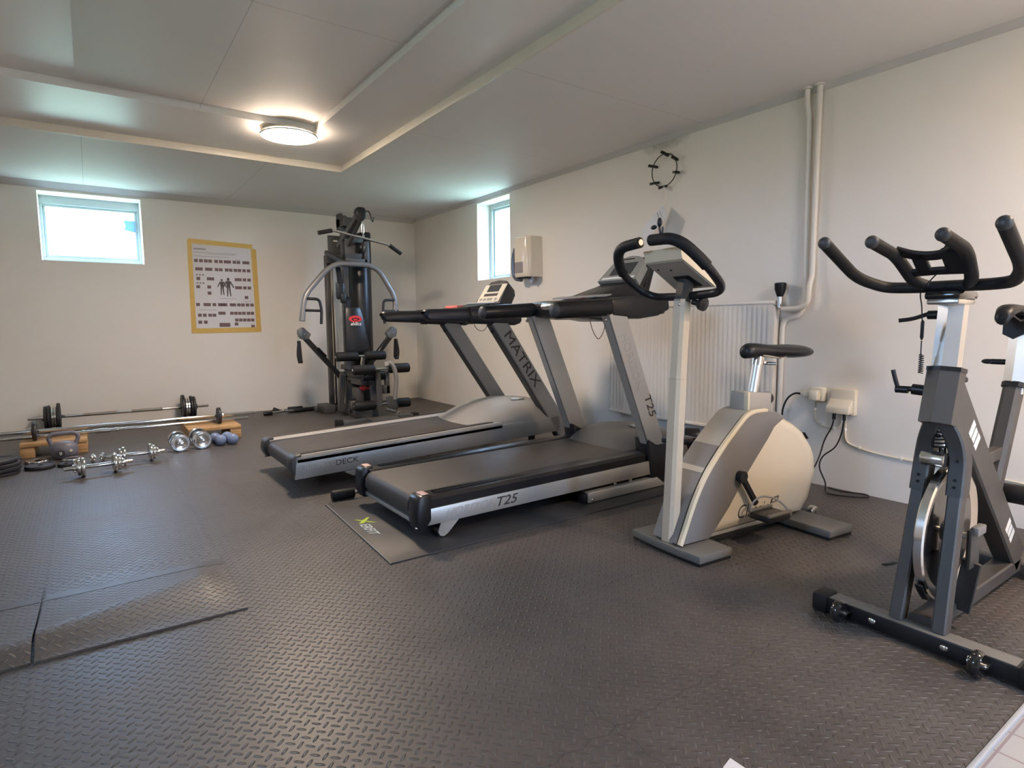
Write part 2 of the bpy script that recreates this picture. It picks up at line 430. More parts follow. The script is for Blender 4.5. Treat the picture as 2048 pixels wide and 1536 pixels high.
LW = (.75, 1.75, 1.35, 2.05)            # window in the unseen left wall
w = MB()
w.box2((XL - .3, YF - .3, -.15), (XL, LW[0], TOP)); w.box2((XL - .3, LW[1], -.15), (XL, YB, TOP))
w.box2((XL - .3, LW[0], -.15), (XL, LW[1], LW[2])); w.box2((XL - .3, LW[0], LW[3]), (XL, LW[1], TOP)); struct('wall_left', w, WALL)
DX = (1.50, 1.80)                       # open doorway behind the camera
w = MB()
w.box2((XL, YF - .2, -.15), (DX[0], YF, TOP)); w.box2((DX[1], YF - .2, -.15), (XR, YF, TOP)); w.box2((DX[0], YF - .2, 2.05), (DX[1], YF, TOP)); struct('wall_front', w, WALL)

# stepped ceiling: low border, middle step, upper field, one added board
AX, AY, BX, BY = 1.862, 5.19, 1.385, 4.36
c = MB()
c.box2((AX, YF, HC), (XR, YB, TOP)); c.box2((XL, AY, HC), (AX, YB, TOP))
c.box2((BX, YF, 2.306), (AX, AY, TOP)); c.box2((XL, BY, 2.306), (BX, AY, TOP))
c.box2((XL, YF, 2.352), (BX, BY, TOP))
c.box2((.018, YF, 2.336), (BX - .035, BY - .05, 2.3525), .002)
struct('ceiling', c, CEIL)
struct('trim_1', MB().box2((XL, AY - .014, 2.2525), (AX, AY, 2.3055), .002), TRIMC)
struct('trim_2', MB().box2((AX - .014, YF, 2.2525), (AX, AY - .014, 2.3055), .002), TRIMC)
cv = .032
struct('trim_3', MB().prism([(XR, HC), (XR - cv, HC), (XR - .006, HC - cv), (XR, HC - cv)], YF, YB - .001, 'y'), COVE)
struct('trim_4', MB().prism([(YB, HC), (YB - .07, HC), (YB - .006, HC - cv - .02), (YB, HC - cv - .02)], XL, XR - .03, 'x'), COVE)

# windows
def window(name, a, b, fixed, z0, z1, axis, depth, t=.045, fw=.05, out=1):
    """frame of four bars round a pane; axis 'x': in a wall parallel to x"""
    m = MB(); p0, p1 = fixed + depth * out, fixed + (depth + .06) * out
    def bx(u0, u1, za, zb, q0=p0, q1=p1, bev=.004):
        if axis == 'x': m.box2((u0, q0, za), (u1, q1, zb), bev)
        else: m.box2((q0, u0, za), (q1, u1, zb), bev)
    bx(a, b, z1 - fw, z1); bx(a, b, z0, z0 + fw * .7); bx(a, a + t, z0 + fw * .7, z1 - fw); bx(b - t, b, z0 + fw * .7, z1 - fw)
    q0, q1 = p0 + .022 * out, p1 + .004 * out; g = .022
    bx(a + t, b - t, z1 - fw - g, z1 - fw, q0, q1); bx(a + t, b - t, z0 + fw * .7, z0 + fw * .7 + g, q0, q1); bx(a + t, a + t + g, z0 + fw * .7 + g, z1 - fw - g, q0, q1); bx(b - t - g, b - t, z0 + fw * .7 + g, z1 - fw - g, q0, q1)
    o = struct(name, m, WFR)
    m = MB(); pm = p0 + .045 * out
    if axis == 'x': m.box2((a + t + .003, pm, z0 + .04), (b - t - .003, pm + .004 * out, z1 - fw - .003))
    else: m.box2((pm, a + t + .003, z0 + .04), (pm + .004 * out, b - t - .003, z1 - fw - .003))
    obj('window_pane', m, GLASS, o)
    # portal for the daylight of this opening
    L = bpy.data.lights.new('daylight_portal', 'AREA'); L.shape = 'RECTANGLE'; L.size = b - a; L.size_y = z1 - z0; L.cycles.is_portal = True
    po = bpy.data.objects.new('daylight_portal', L); COL.objects.link(po)
    mid = (a + b) / 2; far = fixed + (depth + .16) * out
    if axis == 'x': po.location = (mid, far, (z0 + z1) / 2); po.rotation_euler = (-PI / 2 if out > 0 else PI / 2, 0, 0)
    else: po.location = (far, mid, (z0 + z1) / 2); po.rotation_euler = (PI / 2, 0, PI / 2 if out > 0 else -PI / 2)
    return o
window('window_1', W1[0], W1[1], YB, W1[2], W1[3], 'x', .24, t=.022, fw=.075)
window('window_2', W2[0], W2[1], XR, W2[2], W2[3], 'y', .155, t=.05)
window('window_3', LW[0], LW[1], XL, LW[2], LW[3], 'y', .12, out=-1)
tag(obj('window_film', MB().prism([(.335, 2.005), (.433, 2.005), (.437, 1.892), (.405, 1.895), (.34, 1.91), (.352, 1.95)], YB + .262, YB + .2645, 'y'), STICK), 'ragged pale blue film stuck to the upper right of the window pane', 'film')

# ================================================================== CEILING LAMPS
def lamp(loc, mat, label):
    t = thing('ceiling_lamp', label, 'lamp', loc, 0, 'round ceiling lamps')
    x, y, z = loc
    obj('lamp_base', MB().lathe([(.02, 0), (.095, 0), (.095, -.014), (.02, -.014)], (x, y + .075, z), seg=48).lathe([(.02, -.014), (.12, -.014), (.172, -.024), (.181, -.027), (.181, -.036), (.02, -.036)], loc, seg=48), TRIMC, t)
    obj('lamp_rim', MB().lathe([(.1805, -.042), (.188, -.040), (.192, -.043), (.192, -.048), (.186, -.051), (.1805, -.049), (.1805, -.042)], loc, seg=64), WHITE, t)
    obj('lamp_diffuser', MB().lathe([(.0, -.066), (.05, -.065), (.10, -.062), (.14, -.057), (.168, -.051), (.1795, -.045), (.1795, -.037), (.165, -.0365), (0.001, -.0365)], loc, seg=64), mat, t, ang=80)
    return t
lamp((1.222, 4.43, 2.306), LAMPE, 'lit round ceiling lamp beside the inner corner of the ceiling step')
lamp((2.55, -.35, 2.253), LAMPE2, 'lit round ceiling lamp above the near end of the room')

# ================================================================== BACK-WALL CHART
def chart():
    t = thing('exercise_picture_chart', 'white exercise chart with small photos held to the wall by yellow tape', 'poster', (1.19, YB, 1.35))
    x0, x1, z0, z1 = .885, 1.495, .915, 1.785; y = YB
    obj('paper_sheet', MB().box2((x0, y - .002, z0), (x1, y - .0005, z1)), PAPER, t)
    tk = 0.
    for nm, poly in (('tape', [(.868, 1.79), (.872, 1.838), (1.49, 1.815), (1.475, 1.768)]), ('tape', [(.862, 1.825), (.902, 1.80), (.90, .90), (.853, .88)]),
                     ('tape', [(1.468, 1.775), (1.521, 1.765), (1.535, .90), (1.487, .905)]), ('tape', [(.85, .868), (.855, .92), (1.535, .928), (1.537, .875)])):
        obj(nm, MB().prism(poly, y - .0036 - tk, y - .0021, 'y'), TAPE, t); tk += .0004
    pr = MB(); h = y - .0026
    def cell(u, v, w_, hh):
        cx = x0 + .02 + u * (x1 - x0 - .04); cz = z1 - .01 - v * (z1 - z0 - .02)
        pr.box2((cx - w_ / 2, h, cz - hh / 2), (cx + w_ / 2, y - .0019, cz + hh / 2))
    rows = [(.185, [.05, .13, .21, .28, .38, .46, .54, .60, .69, .76, .86, .92]), (.285, [.06, .12, .22, .28, .38, .45, .55, .62, .70, .77, .85, .93]),
            (.40, [.07, .24, .30, .71, .77, .85, .93]), (.50, [.06, .24, .71, .77, .85, .93]), (.575, [.24]), (.62, [.87]),
            (.715, [.04, .16, .22, .31, .40, .45, .50, .60, .65, .73, .80, .88, .96]), (.82, [.40, .46, .60, .67, .74, .81, .89, .96]),
            (.845, [.06, .14, .23, .30]), (.905, [.68, .75, .82, .89, .96]), (.93, [.06, .15]), (.955, [.67]), (.985, [.96])]
    for v, us in rows:
        for u in us: cell(u, v, .035, .032)
    cell(.47, .965, .105, .042)
    for v in (.355, .455):
        for u in (.05, .10, .15): cell(u, v, .016, .012)
    obj('printed_photos', pr, PHOTO, t)
    fg = MB()
    for cx, s, hd in ((1.165, .9, .011), (1.228, 1.05, .013)):
        zc = 1.36
        def P(pts): fg.prism([(cx + a * s, zc + b * s) for a, b in pts], h - .0001, y - .0019, 'y')
        P([(-.022, .055), (.022, .055), (.016, -.005), (-.016, -.005)])
        P([(-.016, -.005), (.0, -.005), (-.008, -.10), (-.018, -.10)]); P([(.0, -.005), (.016, -.005), (.022, -.10), (.012, -.10)])
        P([(-.022, .055), (-.016, .04), (-.044, -.01), (-.052, -.005)]); P([(.022, .055), (.016, .04), (.044, -.015), (.054, -.008)])
        P([(hd * math.cos(a) , .072 + hd * 1.3 * math.sin(a)) for a in [k * PI / 6 for k in range(12)]])
    obj('printed_figures', fg, DPRINT, t)
    tx = MB()
    for v, a, b in ((.045, .02, .22), (.085, .02, .75), (.10, .25, .7), (.13, .02, .6), (.155, .7, .8), (.64, .4, .7), (.672, .5, .56), (.672, .78, .95), (.78, .05, .35)):
        cz = z1 - .01 - v * (z1 - z0 - .02); th = .007 if v < .05 else .0022
        tx.box2((x0 + .02 + a * .57, h, cz - th), (x0 + .02 + b * .57, y - .0019, cz + th))
    obj('printed_lines', tx, M('grey print', (.30, .29, .31), .6), t)
chart()

# ================================================================== RIGHT-WALL FITTINGS
def radiator():
    t = thing('radiator', 'white ribbed panel radiator on the right wall behind the treadmills', 'radiator', (XR, 2.72, .2))
    y0, y1, z0, z1, xf = 2.035, 3.425, .245, 1.075, 3.335
    n = 40; st = (y1 - y0 - .03) / n; zs = [z0 + .02, z0 + .05, z1 - .05, z1 - .02]
    m = MB(); prof = []
    for i in range(n):
        a = y0 + .015 + i * st
        prof += [(a, 0), (a + st * .2, 0), (a + st * .38, 1), (a + st * .82, 1)]
    prof.append((y1 - .015, 0)); k = len(prof)
    vs = []
    for z, q in zip(zs, (0, 1, 1, 0)):
        for (a, hgt) in prof: vs.append((xf + .010 - .0032 * hgt * q, a, z))
    fs = [(r * k + i, r * k + i + 1, (r + 1) * k + i + 1, (r + 1) * k + i) for r in range(3) for i in range(k - 1)]
    m.add(vs, fs); m.box2((xf + .0165, y0, z0), (xf + .03, y1, z1), .004); m.box2((xf + .001, y0, z1 - .022), (xf + .03, y1, z1), .006); m.box2((xf + .001, y0, z0), (xf + .03, y1, z0 + .022), .006)
    obj('front_panel', m, RADW, t)
    obj('back_panel', MB().box2((xf + .05, y0, z0), (xf + .066, y1, z1), .004), RADW, t)
    m = MB()
    for yy in (y0 + .012, y1 - .012): m.box2((xf + .03, yy - .012, z0 + .02), (xf + .05, yy + .012, z1 - .02), .003)
    for k2 in range(40): m.box2((xf + .031, y0 + .05 + k2 * .033, z0 + .03), (xf + .049, y0 + .053 + k2 * .033, z1 - .03))
    obj('convector_fins', m, RADW, t)
    for yy in (2.35, 3.15): obj('wall_bracket', MB().box2((xf + .06, yy - .015, .5), (XR - .0006, yy + .015, .9), .003), RADW, t)
    v = obj('radiator_valve', MB().cyl((xf + .03, y0 - .035, 1.045), (xf + .03, y0 + .01, 1.045), .014).cyl((xf + .03, y0 - .02, 1.03), (xf + .03, y0 - .02, 1.095), .017), STEEL, t)
    obj('thermostat_head', MB().lathe([(.016, 0), (.02, .01), (.032, .045), (.034, .08), (.028, .085), (.0, .085)], (xf + .03, y0 - .02, 1.092), seg=20), BLKP, v)
radiator()
px = XR - .035
m = MB().tube([(px, 1.835, HC + .02), (px, 1.835, 1.20), (px - .022, 1.838, 1.15), (px - .024, 1.84, 1.045), (px - .024, 1.90, 1.02), (px - .024, 1.994, 1.02)], .0155, 12, rad=.07); m.lathe([(.0156, 0), (.026, 0), (.026, -.012), (.0156, -.012)], (px, 1.835, HC), seg=16)
tag(obj('heating_pipe', m, PIPEW), 'white heating pipe from the ceiling bending into the radiator valve', 'pipe')
m = MB().tube([(px, 1.905, HC + .02), (px, 1.905, 2.16), (px + .016, 1.898, 2.1), (px + .016, 1.878, 1.05), (px + .016, 1.91, .98), (px + .016, 1.995, .965), (px + .016, 2.012, .92), (px + .016, 2.012, 0.0)], .0155, 12, rad=.05); m.lathe([(.0156, 0), (.026, 0), (.026, -.012), (.0156, -.012)], (px, 1.905, HC), seg=16)
tag(obj('heating_pipe', m, PIPEW), 'white heating pipe stepping past the radiator end and down to the floor', 'pipe')

def dispenser():
    t = thing('towel_dispenser', 'cream paper towel dispenser on the right wall next to the small window', 'dispenser', (XR, 4.55, 1.34))
    y0, y1, z0, z1, r = 4.372, 4.605, 1.37, 1.735, .06; x0 = XR - .175
    plan = [(XR, y0), (x0 + r, y0)] + [(x0 + r - r * math.sin(a), y0 + r - r * math.cos(a)) for a in [PI / 12 * k for k in range(1, 7)]] + [(x0 + r - r * math.cos(a), y1 - r + r * math.sin(a)) for a in [PI / 12 * k for k in range(0, 7)]] + [(XR, y1)]
    m = MB(); cx, cy = XR, (y0 + y1) / 2
    rings = []
    for z, s in ((z0, .93), (z0 + .012, .98), (z0 + .03, 1.), (z1 - .035, 1.), (z1 - .012, .975), (z1, .90)):
        rings.append([(cx + (x - cx) * s, cy + (y - cy) * (s * .5 + .5), z) for x, y in plan])
    obj('cover', m.loft(rings), DISP, t, ang=30)
    a = MB(); pts = [p for p in plan if p[0] < XR - .112]
    pts = [(x0, y0 + .062)] + [p for p in pts if p[1] > y0 + .11]
    ring = []
    for z in (z0 + .035, z0 + .135): ring.append([(cx + (x - cx) * 1.008, cy + (y - cy) * 1.008, z) for x, y in pts])
    n = len(pts); a.add([q for r in ring for q in r], [(i, i + 1, n + i + 1, n + i) for i in range(n - 1)])
    obj('sight_window', a, M('grey sight window', (.30, .27, .28), .2), t)
    obj('crank_lever', MB().bar(spline([(XR - .12, y1 + .012, 1.64), (XR - .135, y1 + .024, 1.55), (XR - .135, y1 + .024, 1.44), (XR - .125, y1 + .01, 1.37), (XR - .10, y1 - .05, 1.35)]), .035, .05, up=(1, 0, 0), bev=.012), LEVER, t)
    obj('outlet_slot', MB().box2((XR - .14, 4.43, z0 - .012), (XR - .06, 4.55, z0 + .003), .004), BLKP, t)
    pp = MB().prism([(4.385, z0 + .004), (4.485, z0 + .004), (4.465, z0 - .03), (4.43, z0 - .055), (4.392, z0 - .025)], XR - .085, XR - .082, 'x')
    obj('paper_towel', pp, M('blue white tissue', (.52, .55, .66), .7), t)
dispenser()

def hoop():
    cy, cz, x = 2.93, 2.015, XR - .035
    t = thing('wall_ring', 'thin dark wire ring with black clips high on the sooty wall', 'wall ornament', (XR, cy, cz))
    R = .112
    obj('wire_ring', MB().tube([(x, cy + R * math.cos(a), cz + R * math.sin(a)) for a in [2 * PI * k / 40 for k in range(40)]], .0035, 8, closed=True), BLKP, t)
    for a in (88, 33, -18, -95, -140, 155):
        r = math.radians(a); c = V((x + .0, cy - R * math.cos(r) * 1.0, cz + R * math.sin(r)))
        d = V((0, -math.cos(r), math.sin(r)))
        obj('clip', MB().bar([c - d * .008 + V((.033, .0, .0)), c + V((0, 0, 0)), c + d * .012 + V((-.028, .012, .0))], .020, .016, up=(0, 0, 1), bev=.002), BLKP, t)
    obj('hanging_cord', MB().tube(spline([(x - .01, cy - .005, cz - R), (x - .015, cy + .012, cz - R - .06), (x - .018, cy + .006, cz - R - .13), (x - .018, cy - .012, cz - R - .13), (x - .016, cy - .03, cz - R - .06), (x - .01, cy - .012, cz - R)]), .0018, 6), WHITE, t)
    # the card hangs on that cord, its lower edge kicked off the wall
    c = thing('hanging_card', 'white card tilted on its corner hanging from the cord of the wall ring', 'card', (XR, 2.93, 1.77))
    e1, e2 = V((-.05, -.085, -.095)), V((-.06, .095, -.12)); p = V((XR - .05, 2.925, 1.772))
    q = [p, p + e1, p + e1 + e2 * 1.35, p + e2 * 1.35]; n = V((1, 0, 0)) * .002
    obj('card_sheet', MB().add([*q, *[a + n for a in q]], [(0, 1, 2, 3), (7, 6, 5, 4), (0, 4, 5, 1), (1, 5, 6, 2), (2, 6, 7, 3), (3, 7, 4, 0)]), M('pale card', (.70, .71, .74), .5, var=.02), c)
    b = p - n * .2
    def on(u, v): return b + e1 * u + e2 * v
    l = MB().add([on(.06, .35), on(.92, .35), on(.92, .375), on(.06, .375)], [(0, 1, 2, 3)])
    l.add([on(.2, .22), on(.7, .22), on(.7, .235), on(.2, .235)], [(0, 1, 2, 3)])
    obj('printed_line', l, DPRINT, c)
hoop()

def sockets():
    t = thing('wall_socket', 'small cream surface socket holding a single plug beside the radiator pipes', 'socket', (XR, 1.79, .52))
    obj('socket_box', MB().box2((XR - .045, 1.735, .492), (XR, 1.815, .572), .008), PLAST, t)
    obj('socket_face', MB().cyl((XR - .049, 1.775, .532), (XR - .044, 1.775, .532), .025, seg=24), PLAST, t)
    t = thing('wall_socket', 'larger cream double socket with a hinged cover and two cords', 'socket', (XR, 1.63, .5))
    obj('socket_box', MB().box2((XR - .04, 1.565, .43), (XR, 1.70, .575), .01), PLAST, t)
    obj('socket_cover', MB().prism([(XR - .038, .52), (XR - .038, .445), (XR - .085, .44), (XR - .082, .475)], 1.575, 1.70, 'y', .004), PLAST, t)
    t = thing('power_cord', 'black cord with a cream angled plug running from the small socket down behind the bike', 'cord', (XR - .06, 1.83, .52))
    obj('plug', MB().box2((XR - .095, 1.745, .50), (XR - .049, 1.80, .56), .012).box2((XR - .085, 1.79, .515), (XR - .06, 1.85, .548), .008), PLAST, t)
    obj('cable', MB().tube(spline([(XR - .072, 1.845, .53), (XR - .075, 1.885, .53), (XR - .078, 1.925, .50), (XR - .082, 1.95, .44), (XR - .085, 1.955, .36), (XR - .10, 1.95, .22), (XR - .16, 1.93, .03), (XR - .30, 1.93, .009), (XR - .5, 1.96, .009)]), .0055, 8), BLKP, t)
    t = thing('power_cord', 'left black cord from the double socket to the back of the exercise bike', 'cord', (XR - .07, 1.665, .44))
    obj('plug', MB().cyl((XR - .065, 1.66, .44), (XR - .065, 1.66, .405), .009), BLKP, t)
    obj('cable', MB().tube(spline([(XR - .065, 1.66, .41), (XR - .067, 1.67, .36), (XR - .08, 1.70, .28), (XR - .12, 1.705, .19), (XR - .20, 1.70, .12), (XR - .32, 1.70, .03), (XR - .5, 1.70, .009)]), .004, 8), BLKP, t)
    t = thing('power_cord', 'right black cord from the double socket trailing in a loop on the floor', 'cord', (XR - .07, 1.61, .44))
    obj('plug', MB().cyl((XR - .065, 1.605, .44), (XR - .065, 1.605, .405), .009), BLKP, t)
    obj('cable', MB().tube(spline([(XR - .065, 1.605, .41), (XR - .067, 1.615, .33), (XR - .07, 1.645, .25), (XR - .09, 1.70, .19), (XR - .11, 1.705, .13), (XR - .10, 1.675, .05), (XR - .12, 1.66, .009), (XR - .17, 1.60, .009), (XR - .12, 1.50, .009), (XR - .06, 1.46, .009), (XR - .03, 1.50, .009), (XR - .07, 1.60, .009), (XR - .05, 1.68, .009)]), .004, 8), BLKP, t)
    t = thing('wall_cable', 'thin cream cable clipped along the wall from the sockets to the right', 'cable', (XR, 1.5, .24))
    m = MB().tube(spline([(XR - .006, 1.80, .492), (XR - .006, 1.80, .42), (XR - .006, 1.79, .375), (XR - .006, 1.75, .35), (XR - .006, 1.70, .345), (XR - .006, 1.655, .36), (XR - .006, 1.64, .43)]), .005, 8)
    m.tube(spline([(XR - .006, 1.625, .43), (XR - .006, 1.625, .33), (XR - .006, 1.615, .285), (XR - .006, 1.58, .262), (XR - .006, 1.45, .238), (XR - .006, 1.25, .228), (XR - .006, .85, .21), (XR - .006, .2, .18)]), .005, 8)
    obj('cable', m, PLAST, t)
    for yy, zz in ((1.80, .44), (1.765, .357), (1.685, .346), (1.625, .345), (1.545, .255), (1.335, .232), (1.1, .221), (.8, .208)): obj('cable_clip', MB().box2((XR - .013, yy - .006, zz - .008), (XR, yy + .006, zz + .009), .003), WHITE, t)
sockets()

# ================================================================== TREADMILL ON THE MAT (nearer)
ZM = .006
tag(obj('equipment_mat', MB().prism([(.955, 3.09), (.912, 2.15), (3.0, 2.15), (3.0, 3.09)], 0, ZM, 'z', .002), MATM), 'thin black mat with yellow-green lettering under the nearer treadmill', 'mat')
mat_o = bpy.data.objects['equipment_mat']
mt = MB().prism([(.955, 3.09), (.96, 3.09), (.917, 2.15), (.912, 2.15)], ZM - .003, ZM + .0008, 'z')
obj('mat_edge', mt, MATE, mat_o)
xm = MB(); zz = ZM + .0007
xm.prism([(.985, 2.745), (1.0, 2.735), (1.045, 2.675), (1.062, 2.645), (1.05, 2.655), (1.02, 2.69)], zz - .0006, zz + .0006, 'z')
xm.prism([(.985, 2.68), (1.005, 2.672), (1.06, 2.735), (1.05, 2.745), (1.02, 2.72)], zz - .0006, zz + .0007, 'z')
obj('printed_logo', xm, LIME, mat_o)
text('printed_lettering', 'ERFIT', (.995, 2.585, zz), (-.06, -1, 0), (1, -.06, 0), .062, WHITE, mat_o, sx=1.05, shear=.35)

def treadmill_near():
    t = thing('treadmill', 'nearer silver and black treadmill standing on the thin mat', 'treadmill', (2.0, 2.64, ZM))
    yn, yf = 2.275, 3.0
    def tilt(x): return (x - 1.135) * .0125
    for y in (yn, yf):
        s = 1 if y == yn else -1
        r = obj('side_rail', MB().prism([(1.135, .075), (1.132, .148), (2.62, .167), (2.62, .088)], y, y + .02 * s, 'y', .003), SILV, t)
        if s == 1:
            text('printed_lettering', 'HORIZON', (1.365, yn - .0004, .1135), (1, 0, .012), (0, 0, 1), .058, GHOST, r, sx=1.0, shear=.25)
            text('printed_lettering', 'T25', (1.555, yn - .0004, .116), (1, 0, .012), (0, 0, 1), .062, DPRINT, r, sx=1.25, shear=.3, bold=.008)
        ya, yb2 = (y + .006, y + .11) if s == 1 else (y - .11, y - .006)
        m = MB()
        prof = [(ya, .14), (ya, .185), (ya + .012, .2), (yb2 - .012, .203), (yb2, .195), (yb2, .14)] if s == 1 else [(ya, .14), (ya, .195), (ya + .012, .203), (yb2 - .012, .2), (yb2, .185), (yb2, .14)]
        for x0, x1 in ((1.13, 2.52),):
            m.loft([[(x, p[0], p[1] + tilt(x)) for p in prof] for x in (x0, x1)])
        mid = (ya + yb2) / 2
        m.box2((1.2, mid - .012, .19), (2.48, mid - .006, .2095)); m.box2((1.2, mid + .01, .19), (2.48, mid + .016, .2095))
        obj('foot_rail', m, BLKP, t)
        ca, cb = (y - .008, y + .085) if s == 1 else (y - .085, y + .008)
        k = obj('end_cap', MB().prism([(1.16, .215), (1.115, .213), (1.095, .195), (1.088, .12), (1.098, .06), (1.125, .055), (1.16, .10)], ca, cb, 'y', .008), BLKP, t)
        obj('warning_label', MB().box2((1.122, (ca + cb) / 2 - .03, .2125), (1.155, (ca + cb) / 2 + .03, .2157), .001), LABELP, k, )
        obj('cap_bolt', MB().ball((1.094, (ca + cb) / 2 - .03 * s, .072), .007), STEEL, k)
        br = obj('foot_bracket', MB().prism([(1.215, .085), (1.315, .088), (1.245, .022), (1.225, .012), (1.205, .018), (1.197, .035)], y + .004 * s, y + .010 * s, 'y'), SILV, t)
        obj('foot_roller', MB().cyl((1.222, y + .011 * s, .033), (1.222, y + .05 * s, .033), .026), BLKP, br)
        b = obj('base_frame', MB().prism([(2.07, .0085), (2.07, .064), (2.60, .068), (2.68, .0105)], y - .012 * s, y + .05 * s, 'y', .006), SILV, t)
        obj('base_end_cap', MB().box2((2.045, y - .008 * s, .0082), (2.072, y + .046 * s, .062), .008), BLKP, b)
        obj('base_bolt', MB().ball((2.095, y - .013 * s, .025), .007), STEEL, b)
        for xx in (2.30, 2.42): obj('lift_post', MB().cyl((xx, y + .03 * s, .06), (xx, y + .03 * s, .10), .012), STEEL, t)
        u = obj('upright', MB().bar([(2.655, y + .03 * s, .13), (2.275, y + .03 * s, 1.01)], .132, .062, up=(0, 1, 0), bev=.008), SILV, t)
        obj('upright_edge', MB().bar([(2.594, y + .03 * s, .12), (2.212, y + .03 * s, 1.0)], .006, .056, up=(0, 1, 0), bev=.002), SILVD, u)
        obj('upright_bolt', MB().cyl((2.214, y + .02 * s, .965), (2.204, y + .02 * s, .962), .009), STEEL, u)
        if s == 1:
            d = V((.38, 0, -.88)).normalized()
            text('printed_lettering', 'HORIZON', V((2.39, yn - .0015, .735)), d, (d.z * -1, 0, d.x), .07, GHOST, u, sx=1.05)
            text('printed_lettering', 'T25', V((2.537, yn - .0015, .487)), d, (d.z * -1, 0, d.x), .072, DPRINT, u, sx=1.2, shear=.2, bold=.008)
        obj('upright_boot', MB().prism([(2.52, .30), (2.60, .255), (2.74, .255), (2.76, .03), (2.56, .03), (2.545, .12)], y - .008 * s, y + .10 * s, 'y', .012), BLKP, t)
        yc = y + .03 * s
        a = MB()
        xs = [(1.868, 1.012, .60), (1.875, 1.012, .9), (1.885, 1.012, 1.), (2.10, 1.022, 1.03), (2.24, 1.03, 1.04)]
        a.tube([(x, yc, z) for x, z, k2 in xs], .042, 20, scales=[k2 for *_, k2 in xs])
        arm = obj('handrail', a, BLK if s == 1 else BLKV, t)
        obj('handrail_cap', MB().lathe([(.0, -.004), (.026, -.003), (.038, .006), (.04, .012), (.0, .012)], (1.866, yc, 1.012), (1, 0, 0), 20), DGREY, arm)
    obj('running_belt', MB().prism([(1.112, .10), (1.101, .125), (1.104, .165), (1.118, .185), (1.14, .194), (2.56, .2135), (2.56, .12), (1.2, .10)], 2.386, 2.889, 'y'), BELT, t, ang=60)
    obj('rear_cross_bar', MB().box2((1.112, 2.35, .068), (1.150, 2.925, .088), .004), SILV, t)
    obj('deck_underside', MB().box2((1.2, 2.3, .09), (2.55, 2.975, .125)), BLKP, t)
    m = MB(); rings = []
    for y, k in ((2.365, .78), (2.40, .93), (2.48, 1.), (2.64, 1.03), (2.80, 1.), (2.88, .93), (2.912, .78)):
        rings.append([(x, y, .10 + (z - .10) * k) for x, z in ((2.44, .205), (2.455, .212), (2.53, .262), (2.62, .292), (2.75, .305), (2.88, .295), (2.97, .25), (3.0, .15), (2.98, .06), (2.5, .06))])
    hd = obj('motor_hood', m.loft(rings), HOOD2, t, ang=50)
    obj('hood_badge', MB().prism([(2.70, 2.55), (2.755, 2.545), (2.765, 2.59), (2.715, 2.60)], .306, .3125, 'z'), SILV, hd)
    # console: housing, tilted screen, shelves
    h = MB().prism([(2.235, .985), (2.235, 1.07), (2.30, 1.085), (2.60, 1.175), (2.66, 1.20), (2.78, 1.345), (2.80, 1.345), (2.80, 1.30), (2.70, 1.12), (2.66, .985), (2.45, .955)], 2.50, 2.77, 'y', .01)
    h.prism([(2.235, .985), (2.235, 1.072), (2.34, 1.085), (2.56, 1.10), (2.68, 1.085), (2.69, 1.02), (2.60, .985), (2.45, .968)], 2.268, 3.007, 'y', .016)
    con = obj('console', h, BLKP, t)
    n = V((-.72, 0, .69)); a, b = V((2.632, 0, 1.196)), V((2.772, 0, 1.346))
    scr = MB(); pts = [(a, 2.475), (a, 2.795), (a.lerp(b, .8), 2.765), (a.lerp(b, .97), 2.70), (a.lerp(b, 1.03), 2.64), (a.lerp(b, .97), 2.57), (a.lerp(b, .8), 2.505)]
    fr = [V((p.x, y, p.z)) + n * .012 for p, y in pts]; bk = [V((p.x, y, p.z)) - n * .04 for p, y in pts]
    obj('display_panel', MB().loft([bk, fr]), PANEL2, con)
    def quad(u0, u1, y0, y1, off): return MB().add([V((a.lerp(b, u).x, y, a.lerp(b, u).z)) + n * off for u, y in ((u0, y0), (u0, y1), (u1, y1), (u1, y0))] + [V((a.lerp(b, u).x, y, a.lerp(b, u).z)) + n * (off - .004) for u, y in ((u0, y0), (u0, y1), (u1, y1), (u1, y0))], [(0, 1, 2, 3), (7, 6, 5, 4), (0, 4, 5, 1), (1, 5, 6, 2), (2, 6, 7, 3), (3, 7, 4, 0)])
    obj('screen', quad(.22, .72, 2.545, 2.725, .0135), LCD, con)
    obj('panel_border', quad(.06, .14, 2.50, 2.77, .0133), WHITE, con)
    obj('panel_logo', quad(.86, .91, 2.60, 2.69, .0133), DPRINT, con)
    rim = MB(); cc = V((2.68, 2.40, 1.10))
    for cc in (V((2.655, 2.355, 1.085)), V((2.655, 2.925, 1.085))):
        obj('bottle_holder', MB().lathe([(.042, -.09), (.055, -.085), (.072, 0.0), (.078, .012), (.07, .014), (.062, 0.0), (.05, -.075), (.042, -.08)], cc, seg=28), BLKP, con)
    for y0 in (2.50, 2.73): obj('display_brace', MB().prism([(2.70, 1.09), (2.755, 1.09), (2.84, 1.34), (2.80, 1.34)], y0, y0 + .045, 'y', .006), BLKP, con)
    obj('key_strip', MB().prism([(2.31, 1.09), (2.36, 1.10), (2.36, 1.108), (2.31, 1.098)], 2.40, 2.86, 'y', .002), PANEL2, con)
    obj('red_buttons', MB().box2((2.275, 2.55, 1.08), (2.305, 2.70, 1.092), .003), DARKRED, con)
    g = obj('pulse_grip', MB().cyl((1.935, 2.33, 1.035), (1.935, 2.475, 1.035), .017, bev=.006), STEEL, t)
    obj('grip_collar', MB().cyl((1.935, 2.335, 1.035), (1.935, 2.375, 1.035), .020), BLKP, g)
